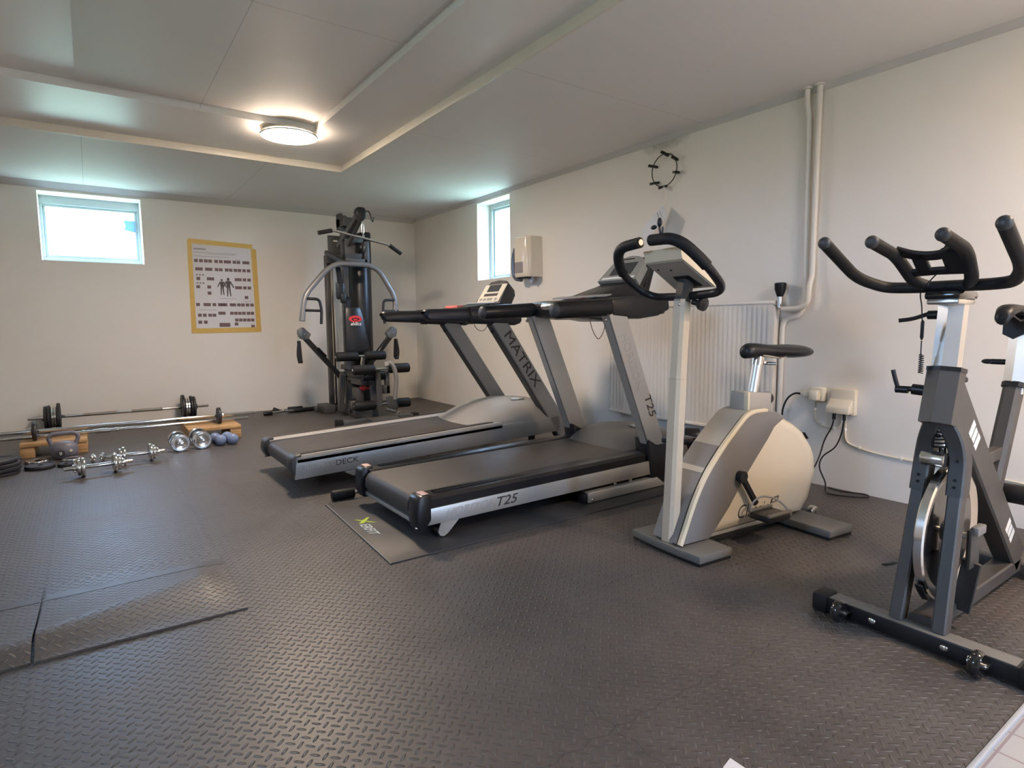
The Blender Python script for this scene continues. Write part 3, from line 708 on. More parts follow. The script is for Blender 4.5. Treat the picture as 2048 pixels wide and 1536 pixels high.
    obj('safety_cord', MB().tube(spline([(2.12, 2.32, .985), (2.14, 2.32, .92), (2.17, 2.32, .875), (2.19, 2.32, .865), (2.215, 2.32, .89), (2.235, 2.32, .94), (2.245, 2.32, .99)]), .0022, 6), BROWNC, t)
treadmill_near()

# ================================================================== TREADMILL BEHIND IT
def treadmill_far():
    t = thing('treadmill', 'farther grey treadmill with a domed hood, standing on the bare rubber floor', 'treadmill', (1.9, 3.77, 0))
    yn, yf = 3.40, 4.14
    def top(x): return .193 + (x - .9) * .037
    for y in (yn, yf):
        s = 1 if y == yn else -1
        r = obj('side_panel', MB().prism([(.888, .078), (.90, .193), (2.82, .264), (2.82, .15)], y, y + .018 * s, 'y', .003), TGREY, t)
        if s == 1:
            text('printed_lettering', 'ULTIMATE', (1.03, yn - .0004, .143), (1, 0, .037), (0, 0, 1), .042, GHOST, r, sx=1.15)
            text('printed_lettering', 'DECK', (1.19, yn - .0004, .147), (1, 0, .037), (0, 0, 1), .045, DPRINT, r, sx=1.2, bold=.006)
        b = obj('foot_bracket', MB().prism([(1.17, .085), (1.345, .094), (1.31, .056), (1.225, .053)], y - .002 * s, y + .016 * s, 'y', .003), TGREY, t)
        obj('levelling_foot', MB().cyl((1.265, y + .04 * s, 0), (1.265, y + .04 * s, .056), .018), BLKP, b)
        obj('levelling_foot', MB().cyl((2.6, y + .06 * s, 0), (2.6, y + .06 * s, .13), .025), BLKP, t)
        ya, yb2 = (y, y + .105) if s == 1 else (y - .105, y)
        m = MB(); prof = [(ya, -.02), (ya, .006), (ya + .01, .018), (yb2 - .03, .022), (yb2, .008), (yb2, -.02)] if s == 1 else [(ya, -.02), (ya, .008), (ya + .03, .022), (yb2 - .01, .018), (yb2, .006), (yb2, -.02)]
        m.loft([[(x, p, top(x) + q) for p, q in prof] for x in (.905, 2.3)])
        obj('foot_rail', m, HGREY, t)
        m = MB(); mid = (ya + yb2) / 2
        for q in (-.018, 0, .018): m.bar([(.93, mid + q, top(.93) + .021), (2.25, mid + q, top(2.25) + .021)], .006, .005, bev=.001)
        obj('foot_rail_ribs', m, BELT, t)
        k = obj('end_cap', MB().prism([(.935, .222), (.895, .215), (.872, .195), (.866, .14), (.89, .09), (.93, .12)], ya + .004, yb2 + .004 if s == -1 else yb2, 'y', .012), DGREY, t)
        dx = V((.479, 0, -.676)).normalized()
        p0, p1 = V((2.275, y + .035 * s, .975)), V((2.275, y + .035 * s, .975)) + dx * 1.03
        if s == -1: p1 = p0 + dx * .92
        u = obj('upright', MB().bar([p0, p1], .118, .07, up=(0, 1, 0), bev=.008), TGREY, t)
        off = V((-.829, 0, -.56)) * .062
        obj('upright_edge', MB().bar([p0 + off, p1 + off], .01, .06, up=(0, 1, 0), bev=.002), DGREY, u)
        obj('upright_bolt', MB().cyl(p0 + off * 1.05 + dx * .05, p0 + off * 1.25 + dx * .05, .011), BLKP, u)
        if s == 1: text('printed_lettering', 'MATRIX', p0 + dx * .345 + V((.002, -.0358, .002)), dx, (-dx.z, 0, dx.x), .098, DPRINT, u, sx=1.34)
        yc = y + .035 * s
        a = MB(); rings = []
        for x, zl, zu, hw in ((1.722, 1.01, 1.028, .018), (1.735, .985, 1.04, .030), (1.76, .967, 1.043, .036), (2.04, .958, 1.050, .036), (2.055, .95, 1.052, .04), (2.42, .935, 1.062, .04), (2.47, .95, 1.058, .036)):
            q = .016; rings.append([(x, yc - hw + q, zl), (x, yc + hw - q, zl), (x, yc + hw, zl + q), (x, yc + hw, zu - q), (x, yc + hw - q, zu), (x, yc - hw + q, zu), (x, yc - hw, zu - q), (x, yc - hw, zl + q)])
        arm = obj('handrail', a.loft(rings), BLKV if s == -1 else NAVY, t, ang=45)
        obj('arm_seam', MB().prism([(2.035, 1.054), (2.05, 1.054), (2.075, .946), (2.06, .946)], yc - .0405, yc + .0405, 'y'), BLKP, arm)
    obj('running_belt', MB().prism([(.898, .11), (.886, .14), (.89, .175), (.905, .190), (.925, .196), (2.42, .2525), (2.42, .15), (1., .11)], 3.506, 4.034, 'y'), BELT, t, ang=60)
    obj('deck_underside', MB().prism([(.95, .10), (2.75, .16), (2.75, .21), (.95, .15)], 3.42, 4.12, 'y'), BLKP, t)
    rings = []
    for y, k, q in ((3.405, .42, .12), (3.43, .72, .06), (3.50, .95, .0), (3.62, 1.02, -.02), (3.77, 1.05, -.03), (3.92, 1.02, -.02), (4.04, .95, 0.), (4.11, .72, .06), (4.135, .42, .12)):
        rings.append([(x + (q if x < 2.5 else 0), y, .20 + (z - .20) * k) for x, z in ((2.12, .235), (2.15, .252), (2.30, .315), (2.45, .352), (2.62, .372), (2.78, .362), (2.92, .31), (3.0, .22), (3.0, .12), (2.2, .12))])
    hd = obj('motor_hood', MB().loft(rings), HGREY, t, ang=55)
    obj('hood_badge', MB().prism([(2.56, 3.66), (2.60, 3.62), (2.66, 3.63), (2.68, 3.67), (2.64, 3.71), (2.58, 3.70)], .374, .384, 'z', .002), SILV, hd)
    # console
    h = MB().prism([(2.30, .985), (2.29, 1.05), (2.44, 1.082), (2.56, 1.075), (2.58, 1.0)], 3.44, 4.10, 'y', .018)
    con = obj('console', h, BLKV, t)
    n = V((-.815, 0, .58)); a, b = V((2.425, 0, 1.098)), V((2.535, 0, 1.262))
    pts = [(a, 3.60), (a, 3.955), (a.lerp(b, .75), 3.925), (a.lerp(b, 1.), 3.885), (a.lerp(b, 1.06), 3.78), (a.lerp(b, 1.), 3.67), (a.lerp(b, .75), 3.625)]
    obj('display_housing', MB().loft([[V((p.x, y, p.z)) - n * .085 + V((.0, 0, -.02)) for p, y in pts], [V((p.x, y, p.z)) - n * .01 for p, y in pts], [V((p.x, 3.78 + (y - 3.78) * .96, p.z)) for p, y in pts]]), DGREY, con)
    def quad(u0, u1, y0, y1, off, th=.003):
        c4 = [V((a.lerp(b, u).x, y, a.lerp(b, u).z)) for u, y in ((u0, y0), (u0, y1), (u1, y1), (u1, y0))]
        return MB().add([p + n * off for p in c4] + [p + n * (off - th) for p in c4], [(0, 1, 2, 3), (7, 6, 5, 4), (0, 4, 5, 1), (1, 5, 6, 2), (2, 6, 7, 3), (3, 7, 4, 0)])
    obj('button_panel', quad(.06, .86, 3.635, 3.925, .002), PANEL, con)
    obj('screen', quad(.52, .84, 3.70, 3.86, .004), LCD, con)
    obj('readout_strip', quad(.32, .44, 3.69, 3.87, .004), DPRINT, con)
    bt = MB()
    for yy in (3.67, 3.73, 3.77, 3.82, 3.87): bt.v, bt.f, bt.mi = bt.v, bt.f, bt.mi; q = quad(.12, .23, yy, yy + .03, .0045); bt.add(q.v, q.f)
    obj('buttons', bt, PANEL2, con)
    obj('reading_ledge', MB().bar([(2.40, 3.60, 1.098), (2.40, 3.98, 1.102)], .05, .012, up=(0, 0, 1), bev=.003), SILV, con)
    obj('console_tray', MB().prism([(2.17, 1.045), (2.17, 1.062), (2.42, 1.10), (2.44, 1.09), (2.44, 1.045)], 3.66, 4.02, 'y', .008), BLKP, con)
    obj('stop_button', MB().box2((2.185, 3.80, 1.058), (2.24, 3.98, 1.082), .006), M('coral red plastic', (.60, .13, .09), .4), con)
    obj('bottle_holder', MB().lathe([(.03, -.06), (.045, -.055), (.055, 0.0), (.058, .01), (.05, .01), (.042, -.045), (.03, -.05)], (2.36, 3.53, 1.075), seg=24), DGREY, con)
    obj('cross_bar', MB().bar([(2.38, 3.45, .985), (2.38, 4.09, .985)], .09, .05, up=(0, 0, 1), bev=.01), BLKP, t)
    obj('safety_cord', MB().tube(spline([(2.28, 3.72, .965), (2.285, 3.72, .93), (2.31, 3.72, .905), (2.34, 3.72, .895), (2.375, 3.72, .91), (2.40, 3.72, .96)]), .0022, 6), BROWNC, t)
treadmill_far()

# ================================================================== UPRIGHT EXERCISE BIKE
def exercise_bike():
    t = thing('exercise_bike', 'cream and grey upright exercise bike in front of the radiator', 'exercise bike', (1.93, 1.595, 0), math.radians(-4.5))
    def o(n, mb, m, p=None, **k):      # authored in the bike's own axes: x to the rear, y sideways
        return obj(n, mb, m, p or t, local=True, **k)
    o('front_foot', MB().prism([(-.045, -.19), (-.055, -.08), (-.057, .04), (-.05, .19), (.145, .19), (.145, -.19)], 0.012, .045, 'z', .006), FOOTG)
    o('front_foot_edge', MB().prism([(-.04, -.186), (-.05, -.08), (-.052, .04), (-.045, .186), (.14, .186), (.14, -.186)], 0.0, .02, 'z', .002), BLKP)
    o('rear_foot', MB().prism([(.652, -.285), (.825, -.285), (.825, .285), (.652, .285)], .012, .045, 'z', .006), FOOTG)
    o('rear_foot_edge', MB().prism([(.656, -.281), (.821, -.281), (.821, .281), (.656, .281)], 0., .02, 'z', .002), BLKP)
    p = o('handlebar_post', MB().bar([(-.012, .0, .045), (.002, 0, .40), (.014, 0, .72)], .058, .062, up=(0, 1, 0), bev=.012).bar([(.014, 0, .7205), (.03, 0, 1.04)], .056, .06, up=(0, 1, 0), bev=.012), POSTP)
    for z in (.69, .64, 1.02): o('post_screw', MB().ball((-.018 + .04 * z, -.012, z) if z < 1 else (.0, -.012, z), .006), STEEL, p)
    o('post_cap', MB().bar([(.028, 0, 1.03), (.052, 0, 1.125)], .055, .062, up=(0, 1, 0), bev=.014), DGREY, p)
    # white shell, grey arch over its front, cream piping between
    shell = [(.05, .06), (.115, .052), (.50, .058), (.78, .045), (.835, .10), (.885, .235), (.872, .31), (.845, .36), (.775, .438), (.69, .487), (.605, .52), (.50, .545), (.38, .545), (.30, .48), (.16, .34), (.09, .22)]
    def ringed(poly, ys):
        cx = sum(a for a, b in poly) / len(poly); cz = sum(b for a, b in poly) / len(poly)
        return [[(cx + (a - cx) * k, y, cz + (b - cz) * k) for a, b in poly] for y, k in ys]
    sh = o('shell', MB().loft(ringed(shell, ((-.078, .80), (-.072, .92), (-.055, .985), (-.03, 1.), (.03, 1.), (.055, .985), (.072, .92), (.078, .80)))), BIKEW, ang=60)
    outer = [(-.034, .052), (.04, .221), (.104, .325), (.197, .425), (.296, .51), (.345, .55), (.39, .562), (.474, .562), (.53, .552), (.592, .530)]
    inner = [(.600, .518), (.584, .512), (.529, .484), (.491, .438), (.407, .351), (.326, .264), (.247, .166), (.132, .052)]
    ar = o('front_arch', MB().prism(outer + inner, -.086, .082, 'y', .010), BIKEG, ang=40)
    strip = [V((a, 0, b)) for a, b in outer]
    o('silver_cover', MB().sweep([v + V((0, .006, 0)) for v in fillet(strip[2:], .08)], [(-.066, -.006), (.066, -.006), (.066, .006), (-.066, .006)], up=None), BIKES, ar)
    o('lower_cover', MB().sweep([v + V((0, .006, 0)) for v in fillet([V((-.034, 0, .052)), V((.04, 0, .221)), V((.104, 0, .325)), V((.2, 0, .428))], .08)], [(-.066, -.007), (.066, -.007), (.066, .007), (-.066, .007)]), BIKEG, ar)
    o('cream_piping', MB().bar([v + V((0, -.076, 0)) for v in fillet(strip[:8], .08)], .018, .024, up=(0, 1, 0), bev=.005), CREAM, ar)
    o('lower_rail', MB().box2((.10, -.06, .03), (.72, .06, .062), .006), SILV)
    o('rail_strip', MB().box2((.12, -.066, .036), (.70, -.059, .046), .002), BLKP)
    text('printed_lettering', 'Classic', world_of(t) @ V((.405, -.0775, .125)), world_of(t).to_3x3() @ V((1, 0, -.03)), (0, 0, 1), .085, DPRINT, sh, shear=.35, sx=.9)
    lo = MB().prism([(.525, .135), (.575, .14), (.585, .165), (.535, .16)], -.0795, -.0775, 'y'); o('printed_emblem', lo, DPRINT, sh)
    lo = MB().prism([(.536, .1415), (.567, .145), (.574, .159), (.542, .155)], -.0802, -.0790, 'y'); o('emblem_centre', lo, BIKEW, sh)
    o('hand_slot', MB().bar([(.79, -.062, .404), (.765, -.062, .43)], .010, .03, up=(0, 1, 0), bev=.004), BLKP, sh)
    c = o('seat_collar', MB().prism([(.385, .545), (.395, .645), (.55, .632), (.55, .54)], -.05, .05, 'y', .008), BIKES)
    o('collar_edge', MB().box2((.386, -.052, .56), (.398, -.03, .646), .002), CREAM, c)
    o('collar_knob', MB().cyl((.55, 0, .60), (.575, 0, .60), .012).lathe([(.01, 0), (.028, .004), (.03, .012), (.026, .024), (.0, .026)], (.573, 0, .60), (1, 0, 0), 18), BLKP, c)
    sp = o('seat_post', MB().cyl((.478, 0, .62), (.51, 0, .775), .0235), ALU)
    o('seat_clamp', MB().cyl((.507, 0, .755), (.514, 0, .795), .028).cyl((.52, -.03, .77), (.52, .03, .77), .009).cyl((.545, -.012, .762), (.56, -.06, .762), .007), STEEL, sp)
    rings = []
    for x, zt, hw, th in ((.412, .832, .016, .035), (.420, .846, .028, .062), (.445, .855, .038, .072), (.50, .853, .044, .066), (.57, .845, .058, .060), (.65, .842, .092, .062), (.72, .843, .108, .066), (.765, .840, .102, .062), (.785, .832, .080, .042)):
        rings.append([(x, hw * math.cos(a), zt - th / 2 + th / 2 * (math.sin(a) if math.sin(a) > 0 else math.sin(a) * .9)) for a in [2 * PI * k / 20 for k in range(20)]])
    sd = o('saddle', MB().loft(rings), BLKV, ang=70)
    o('saddle_springs', MB().tube([(.50, .03, .80), (.60, .045, .785), (.68, .055, .80)], .005, 8).tube([(.50, -.03, .80), (.60, -.045, .785), (.68, -.055, .80)], .005, 8), STEEL, sd)
    cr = o('crank', MB().bar([(.300, -.100, .295), (.392, -.104, .165)], .030, .018, up=(0, 1, 0), bev=.006).cyl((.300, -.085, .295), (.300, -.112, .295), .024), BLKP)
    pd = o('pedal', MB().box2((.335, -.215, .112), (.475, -.115, .140), .006), BLKP, cr)
    o('pedal_tread', MB().box2((.33, -.22, .138), (.48, -.205, .150), .003).box2((.33, -.125, .138), (.48, -.11, .150), .003), FOOTG, cr)
    o('pedal_strap', MB().tube(spline([(.338, -.118, .138), (.350, -.122, .180), (.385, -.140, .205), (.430, -.170, .195), (.462, -.195, .165), (.474, -.212, .132)]), .0042, 8), STRAP, cr)
    c2 = o('crank', MB().bar([(.300, .100, .295), (.205, .104, .425)], .030, .018, up=(0, 1, 0), bev=.006).cyl((.300, .085, .295), (.300, .112, .295), .024), BLKP)
    o('pedal', MB().box2((.14, .115, .405), (.27, .215, .432), .006), BLKP, c2)
    # handlebar loop and console
    pts = [(-.171, .033, 1.257), (-.176, .165, 1.247), (-.097, .226, 1.152), (.045, .205, 1.056), (.05, 0, 1.052), (.045, -.205, 1.062), (-.097, -.226, 1.160), (-.176, -.165, 1.252), (-.171, -.033, 1.258)]
    P = fillet(pts, .075, n=8)
    hb = o('handlebar', MB().tube(P, .0165, 14), BLKP)
    k = [i for i in range(len(P)) if (P[i].z > 1.150)]
    ka = [i for i in k if P[i].y > 0]; kb = [i for i in k if P[i].y < 0]
    for q in (ka, kb): o('foam_grip', MB().tube([P[i] for i in q], .0215, 16), BLK, hb)
    for s, q in ((1, 0), (-1, -1)):
        e = P[q]; o('grip_end', MB().cyl(e, e - V((0, .006 * s, 0)), .012 if s == 1 else .0215), STEEL if s == 1 else BLKP, hb)
    for s in (1, -1):
        a, b = V((-.06, .2215 * s, 1.128)), V((-.005, .213 * s, 1.092)); o('pulse_plate', MB().bar([a + V((-.012, -.004 * s, .012)), b + V((-.012, -.004 * s, .012))], .02, .014, up=(0, 0, 1), bev=.005), STEEL, hb)
    clip = MB().tube([(-.17, -.075, 1.275), (-.172, -.07, 1.305)], .004, 8).tube([(-.17, -.085, 1.275), (-.172, -.088, 1.30)], .004, 8)
    clip.ball((-.172, -.072, 1.318), .016, .5, .7, 1.1); clip.ball((-.172, -.042, 1.304), .014, .5, 1.1, .6); o('cable_clip', clip, BLKP, hb)
    o('tightening_knob', MB().cyl((.045, -.04, 1.03), (.055, -.075, 1.02), .012).lathe([(.0, 0), (.026, .002), (.028, .02), (.0, .026)], (.055, -.07, 1.022), (.1, -1, -.2), 18), BLKP, p)
    F0, F1, R0, R1 = V((-.079, .099, 1.188)), V((-.079, -.099, 1.188)), V((.100, .107, 1.086)), V((.100, -.107, 1.086))
    up = V((-.012, 0, .045)); back = V((.012, 0, .018))
    bot = [F0, F1, R1, R0]; tops = [F0 + up, F1 + up, R1 + back, R0 + back]
    def grow(q, s): c0 = sum(q, V()) / 4; return [c0 + (v - c0) * s for v in q]
    cb = o('console', MB().loft([grow(bot, .97), bot, tops, grow(tops, .96)]), CREAM, ang=25)
    nn = (F1 - F0).cross(R0 - F0).normalized(); nn = nn if nn.z < 0 else -nn
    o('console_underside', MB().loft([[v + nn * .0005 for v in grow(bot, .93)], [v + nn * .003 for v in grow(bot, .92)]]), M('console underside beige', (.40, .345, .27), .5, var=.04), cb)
    for s in ((.25, .15), (.3, .45)):
        v = F0.lerp(R0, s[0]).lerp(F1.lerp(R1, s[0]), s[1]); o('screw_hole', MB().cyl(v + nn * .001, v + nn * .0045, .005), BLKP, cb)
    ce = [F0.lerp(R0, a).lerp(F1.lerp(R1, a), b) for a, b in ((.52, .33), (.52, .72), (.88, .78), (.88, .33))]
    o('console_mount', MB().loft([[v + nn * .002 for v in ce], [v + nn * .007 for v in ce]]), BLKP, cb)
    o('console_display', MB().loft([[v + V((.004, 0, .005)) for v in grow(tops, .8)], [v + V((.005, 0, .008)) for v in grow(tops, .79)]]), DGREY, cb)
    o('transport_wheel', MB().cyl((.90, -.06, .028), (.90, -.03, .028), .028, bev=.006).cyl((.90, .03, .028), (.90, .06, .028), .028, bev=.006).cyl((.90, -.06, .028), (.90, .06, .028), .008), STEEL)
    o('wheel_bracket', MB().box2((.80, -.05, .02), (.905, .05, .04), .004), BLKP)
exercise_bike()

# ================================================================== SPIN BIKE (front right)
def spin_bike():
    yc = .69
    t = thing('spin_bike', 'dark grey spin bike with a chrome-rimmed flywheel at the right front', 'exercise bike', (2.1, yc, 0))
    def o(n, mb, m, p=None, **k): return obj(n, mb, m, p or t, **k)
    hexp = lambda r: [(r * math.cos(PI / 3 * k + PI / 6), r * math.sin(PI / 3 * k + PI / 6)) for k in range(6)]
    def hexbar(a, b, r, r2=None): return MB().sweep([a, b], hexp(r), up=(1, 0, 0))
    fb = o('front_stabiliser', MB().box2((1.902, .405, .008), (1.962, .975, .056), .004), BLKP)
    o('stabiliser_top', MB().box2((1.905, .45, .0555), (1.960, .93, .057), .0005), FOOTG, fb)
    for y0, y1 in ((.935, .985), (.395, .445)): o('rubber_end', MB().box2((1.897, y0, 0), (1.972, y1, .060), .008), BLK, fb)
    for yy in (.80, .61, .545): o('cap_bolt', MB().ball((1.901, yy, .033), .011, .35, 1, .8), STEEL, fb)
    for yy in (.885, .525):
        w = o('transport_wheel', MB().lathe([(.008, -.014), (.03, -.014), (.036, -.006), (.036, .006), (.03, .014), (.008, .014)], (1.877, yy, .037), (0, 1, 0), 24), BLKG, fb)
        o('wheel_axle', MB().cyl((1.877, yy - .022, .037), (1.877, yy + .022, .037), .007).bar([(1.877, yy - .018, .037), (1.905, yy - .018, .037)], .012, .004), STEEL, w)
    rb = o('rear_stabiliser', MB().box2((2.735, .405, .008), (2.795, .975, .056), .004), DGREY)
    for y0, y1 in ((.935, .985), (.395, .445)): o('rubber_end', MB().box2((2.728, y0, 0), (2.802, y1, .060), .008), BLK, rb)
    o('base_rail', MB().bar([(1.955, yc, .055), (2.745, yc, .055)], .062, .05, up=(0, 0, 1), bev=.005), GFRM)
    o('front_gusset', MB().prism([(1.955, yc - .075), (1.955, yc + .075), (2.03, yc + .03), (2.03, yc - .03)], .045, .052, 'z'), DGREY)
    # fork
    for s in (1, -1):
        lg = o('fork_leg', MB().bar([(1.945, yc + .056 * s, .055), (2.036, yc + .046 * s, .49)], .036, .045, up=(1, 0, 0), bev=.004), GFRM)
        cl = o('fork_shoulder', MB().bar(fillet([(2.025, yc + .047 * s, .44), (2.042, yc + .045 * s, .545), (2.036, yc + .037 * s, .60), (2.014, yc + .012 * s, .668)], .05), .044, .056, up=(1, 0, 0), bev=.005), DGREY)
        for z in (.47, .49, .545, .555): o('fork_bolt', MB().cyl((1.994 + (z - .44) * .16, yc + .046 * s, z), (2.003 + (z - .44) * .16, yc + .046 * s, z), .0042), BLKP, cl)
    # flywheel
    wc = (2.112, yc, .305)
    fw = o('flywheel', MB().lathe([(.05, -.005), (.170, -.005), (.176, -.008), (.206, -.014), (.212, -.010), (.212, .010), (.206, .014), (.176, .008), (.170, .005), (.05, .005)], wc, (0, 1, 0), 72), CHROME)
    o('wheel_disc', MB().lathe([(.02, -.012), (.12, -.009), (.172, -.0065), (.172, .0065), (.12, .009), (.02, .012)], wc, (0, 1, 0), 64), BLKG, fw)
    o('wheel_hub', MB().cyl((wc[0], yc - .036, wc[2]), (wc[0], yc + .036, wc[2]), .034, seg=28, bev=.006), BLKP, fw)
    o('wheel_axle', MB().cyl((wc[0], yc - .075, wc[2]), (wc[0], yc + .075, wc[2]), .010), STEEL, fw)
    for s in (1, -1):
        o('axle_mount', MB().box2((wc[0] - .04, yc + .062 * s, .215), (wc[0] + .035, yc + .076 * s, .335), .004).bar([(wc[0], yc + .069 * s, .23), (wc[0] + .03, yc + .04 * s, .06)], .05, .012, up=(1, 0, 0)), DGREY)
        o('axle_tensioner', MB().box2((wc[0] - .036, yc + .07 * s, .318), (wc[0] + .03, yc + .09 * s, .345), .004), M('worn grey alloy', (.20, .195, .19), .45, .4))
    o('wheel_guard', MB().lathe([(.213, -.02), (.219, -.02), (.219, .02), (.213, .02)], wc, (0, 1, 0), 8) if 0 else MB().bar([(wc[0] + .222 * math.cos(a), yc, wc[2] + .222 * math.sin(a)) for a in [math.radians(214 + k * 3) for k in range(8)]], .022, .006, up=None), BLKP)
    # brake over the wheel
    bk = o('brake_block', MB().box2((2.02, yc - .02, .522), (2.085, yc + .02, .553), .006), STEEL)
    o('brake_sleeve', MB().cyl((2.0, yc - .024, .545), (2.0, yc + .040, .545), .022, seg=20, bev=.005), CHROME, bk)
    o('brake_rod', MB().cyl((2.04, yc, .55), (2.015, yc, .68), .010).cyl((2.022, yc, .585), (2.02, yc, .61), .019).cyl((2.018, yc, .62), (2.016, yc, .64), .016), STEEL, bk)
    o('brake_spring', MB().tube([(2.018 + .018 * math.cos(k * .9) , yc + .018 * math.sin(k * .9), .575 + k * .0016) for k in range(34)], .003, 6), BLKP, bk)
    # main tubes
    hd = o('head_tube', hexbar((1.985, yc, .65), (2.028, yc, .805), .048), GFRM)
    o('head_collar', hexbar((2.027, yc, .800), (2.029, yc, .812), .050), BLKP, hd)
    dt = o('down_tube', MB().bar([(2.02, yc, .755), (2.73, yc, .075)], .062, .105, up=(.69, 0, .72), bev=.006), GFRM)
    dn = V((.723, 0, -.69))
    for u in (.235, .80):
        c0 = V((2.02, 0, .755)) + dn * (u * .983); st = MB().bar([c0 + V((0, yc - .0315, 0)) - dn * .045, c0 + V((0, yc - .0315, 0)) + dn * .045], .001, .05, up=(.69, 0, .72), bev=.0002)
        s0 = o('printed_sticker', MB().bar([c0 + V((0, yc - .0314, 0)) - dn * .05, c0 + V((0, yc - .0314, 0)) - dn * .025], .001, .052, up=(.69, 0, .72), bev=.0002).bar([c0 + V((0, yc - .0314, 0)) - dn * .018, c0 + V((0, yc - .0314, 0)) + dn * .006], .001, .045, up=(.69, 0, .72), bev=.0002).bar([c0 + V((0, yc - .0314, 0)) + dn * .014, c0 + V((0, yc - .0314, 0)) + dn * .04], .001, .05, up=(.69, 0, .72), bev=.0002), WHITE, dt)
    st = o('seat_tube', MB().bar([(2.445, yc, .31), (2.628, yc, .715)], .052, .06, up=(1, 0, 0), bev=.012), GFRM)
    o('tube_collar', MB().bar([(2.626, yc, .708), (2.633, yc, .724)], .062, .07, up=(1, 0, 0), bev=.012), BLKP, st)
    o('tube_brace', MB().bar([(2.315, yc, .49), (2.53, yc, .50)], .03, .04, up=(0, 0, 1)), GFRM)
    pp = o('seat_post', hexbar((2.626, yc, .69), (2.665, yc, .905), .034), ALU)
    o('post_lever', MB().cyl((2.645, yc + .03, .80), (2.645, yc + .075, .80), .010).ball((2.645, yc + .085, .80), .016, 1, 1.2, .6), BLKP, pp)
    sl = o('seat_slider', MB().sweep([(2.585, yc, .917), (2.80, yc, .917)], hexp(.03), up=(0, 0, 1)), SILV)
    o('slider_cap', MB().sweep([(2.575, yc, .917), (2.588, yc, .917)], hexp(.034), up=(0, 0, 1)), BLKP, sl)
    o('slider_knob', MB().cyl((2.69, yc, .89), (2.70, yc - .02, .85), .012).ball((2.702, yc - .02, .835), .02), BLKP, sl)
    rings = []
    for x, zt, hw, th in ((2.452, .962, .010, .03), (2.46, .982, .022, .05), (2.49, 1.0, .028, .045), (2.54, 1.002, .032, .034), (2.60, .998, .045, .034), (2.66, .998, .075, .036), (2.71, 1.0, .088, .038), (2.74, .998, .08, .034), (2.752, .99, .055, .022)):
        rings.append([(x, yc + hw * math.cos(a), zt - th / 2 + th / 2 * math.sin(a)) for a in [2 * PI * k / 20 for k in range(20)]])
    sd = o('saddle', MB().loft(rings), BLKV, ang=70)
    o('saddle_rails', MB().tube([(2.49, yc + .012, .968), (2.56, yc + .02, .945), (2.66, yc + .03, .955), (2.71, yc + .03, .97)], .004, 8).tube([(2.49, yc - .012, .968), (2.56, yc - .02, .945), (2.66, yc - .03, .955), (2.71, yc - .03, .97)], .004, 8).cyl((2.60, yc - .035, .948), (2.60, yc + .035, .948), .016).cyl((2.60, yc, .95), (2.61, yc, .925), .014), BLKP, sd)
    # drive
    gd = MB(); a = []
    for k in range(13): th = math.radians(90 + k * 15); a.append((2.16 + .07 * math.cos(th), .305 + .07 * math.sin(th)))
    for k in range(13): th = math.radians(270 + k * 15); a.append((2.62 + .105 * math.cos(th), .34 + .105 * math.sin(th)))
    o('chain_guard', gd.prism(a, yc + .036, yc + .066, 'y', .008), BLKP)
    o('bottom_bracket', MB().cyl((2.60, yc - .07, .345), (2.60, yc + .075, .345), .034, bev=.006), BLKP)
    for s, e in ((-1, V((2.715, 0, .47))), (1, V((2.49, 0, .215)))):
        c = V((2.60, 0, .345)); y = yc + .085 * s
        cr = o('crank', MB().bar(fillet([c + V((0, y, 0)), c.lerp(e, .4) + V((.012, y, -.015)), e + V((0, y + .008 * s, 0))], .04), .022, .030, up=(.7, 0, -.7), bev=.006).cyl(c + V((0, y - .014 * s, 0)), c + V((0, y + .016 * s, 0)), .019), BLKP)
        o('crank_bolt', MB().ball(c + V((0, y + .014 * s, .0)), .009), STEEL, cr)
        pd = o('pedal', MB().box(e + V((.0, y + .065 * s, 0)), (.095, .085, .022), .006), BLKP, cr)
    # handlebar stem
    o('handlebar_post', hexbar((2.02, yc, .79), (2.050, yc, 1.003), .037), ALU)
    hs = o('handlebar_slider', MB().box2((1.955, yc - .045, 1.006), (2.095, yc + .045, 1.032), .010), BLKG)
    o('slider_plate', MB().box2((1.965, yc - .04, .994), (2.09, yc + .04, 1.008), .004), STEEL, hs)
    hb = MB()
    for s in (1, -1):
        hb.tube(fillet([(1.99, yc, 1.045), (1.992, yc + .10 * s, 1.045), (1.975, yc + .155 * s, 1.048), (1.885, yc + .196 * s, 1.075), (1.705, yc + .203 * s, 1.166)], .06), .0165, 14)
    bar = o('handlebar', hb, BLK, ang=60)
    ib = MB()
    for s in (1, -1): ib.tube(fillet([(2.0, yc + .045 * s, 1.045), (1.955, yc + .070 * s, 1.060), (1.862, yc + .083 * s, 1.130), (1.714, yc + .081 * s, 1.157)], .04), .0165, 14)
    o('aero_bar', ib, BLK, bar, ang=60)
    for s in (1, -1):
        d = V((1.705, 0, 1.166)) - V((1.885, 0, 1.075)); d.normalize()
        o('grip_end', MB().ball((1.703, yc + .203 * s, 1.167), .0175, .8, 1, 1), DGREY, bar); o('grip_end', MB().ball((1.712, yc + .081 * s, 1.157), .0175, .8, 1, 1), DGREY, bar)
    # bridge plate between the aero bars, with its openings
    pl = MB()
    def W(u, v): return V((1.862 + .075 * (1 - v), yc + .083 * u, 1.130 - .060 * (1 - v)))
    pl.bar(spline([W(.95, 1.22), W(.5, .98), W(0, .88), W(-.5, .95), W(-.95, 1.2)]), .012, .030, up=(-.75, 0, .6), bev=.003)
    pl.bar([W(.85, .22), W(0, .25), W(-.85, .22)], .012, .026, up=(-.75, 0, .6), bev=.003)
    pl.bar([W(.36, 1.0), W(.36, .25)], .012, .036, up=(0, 1, 0), bev=.003)
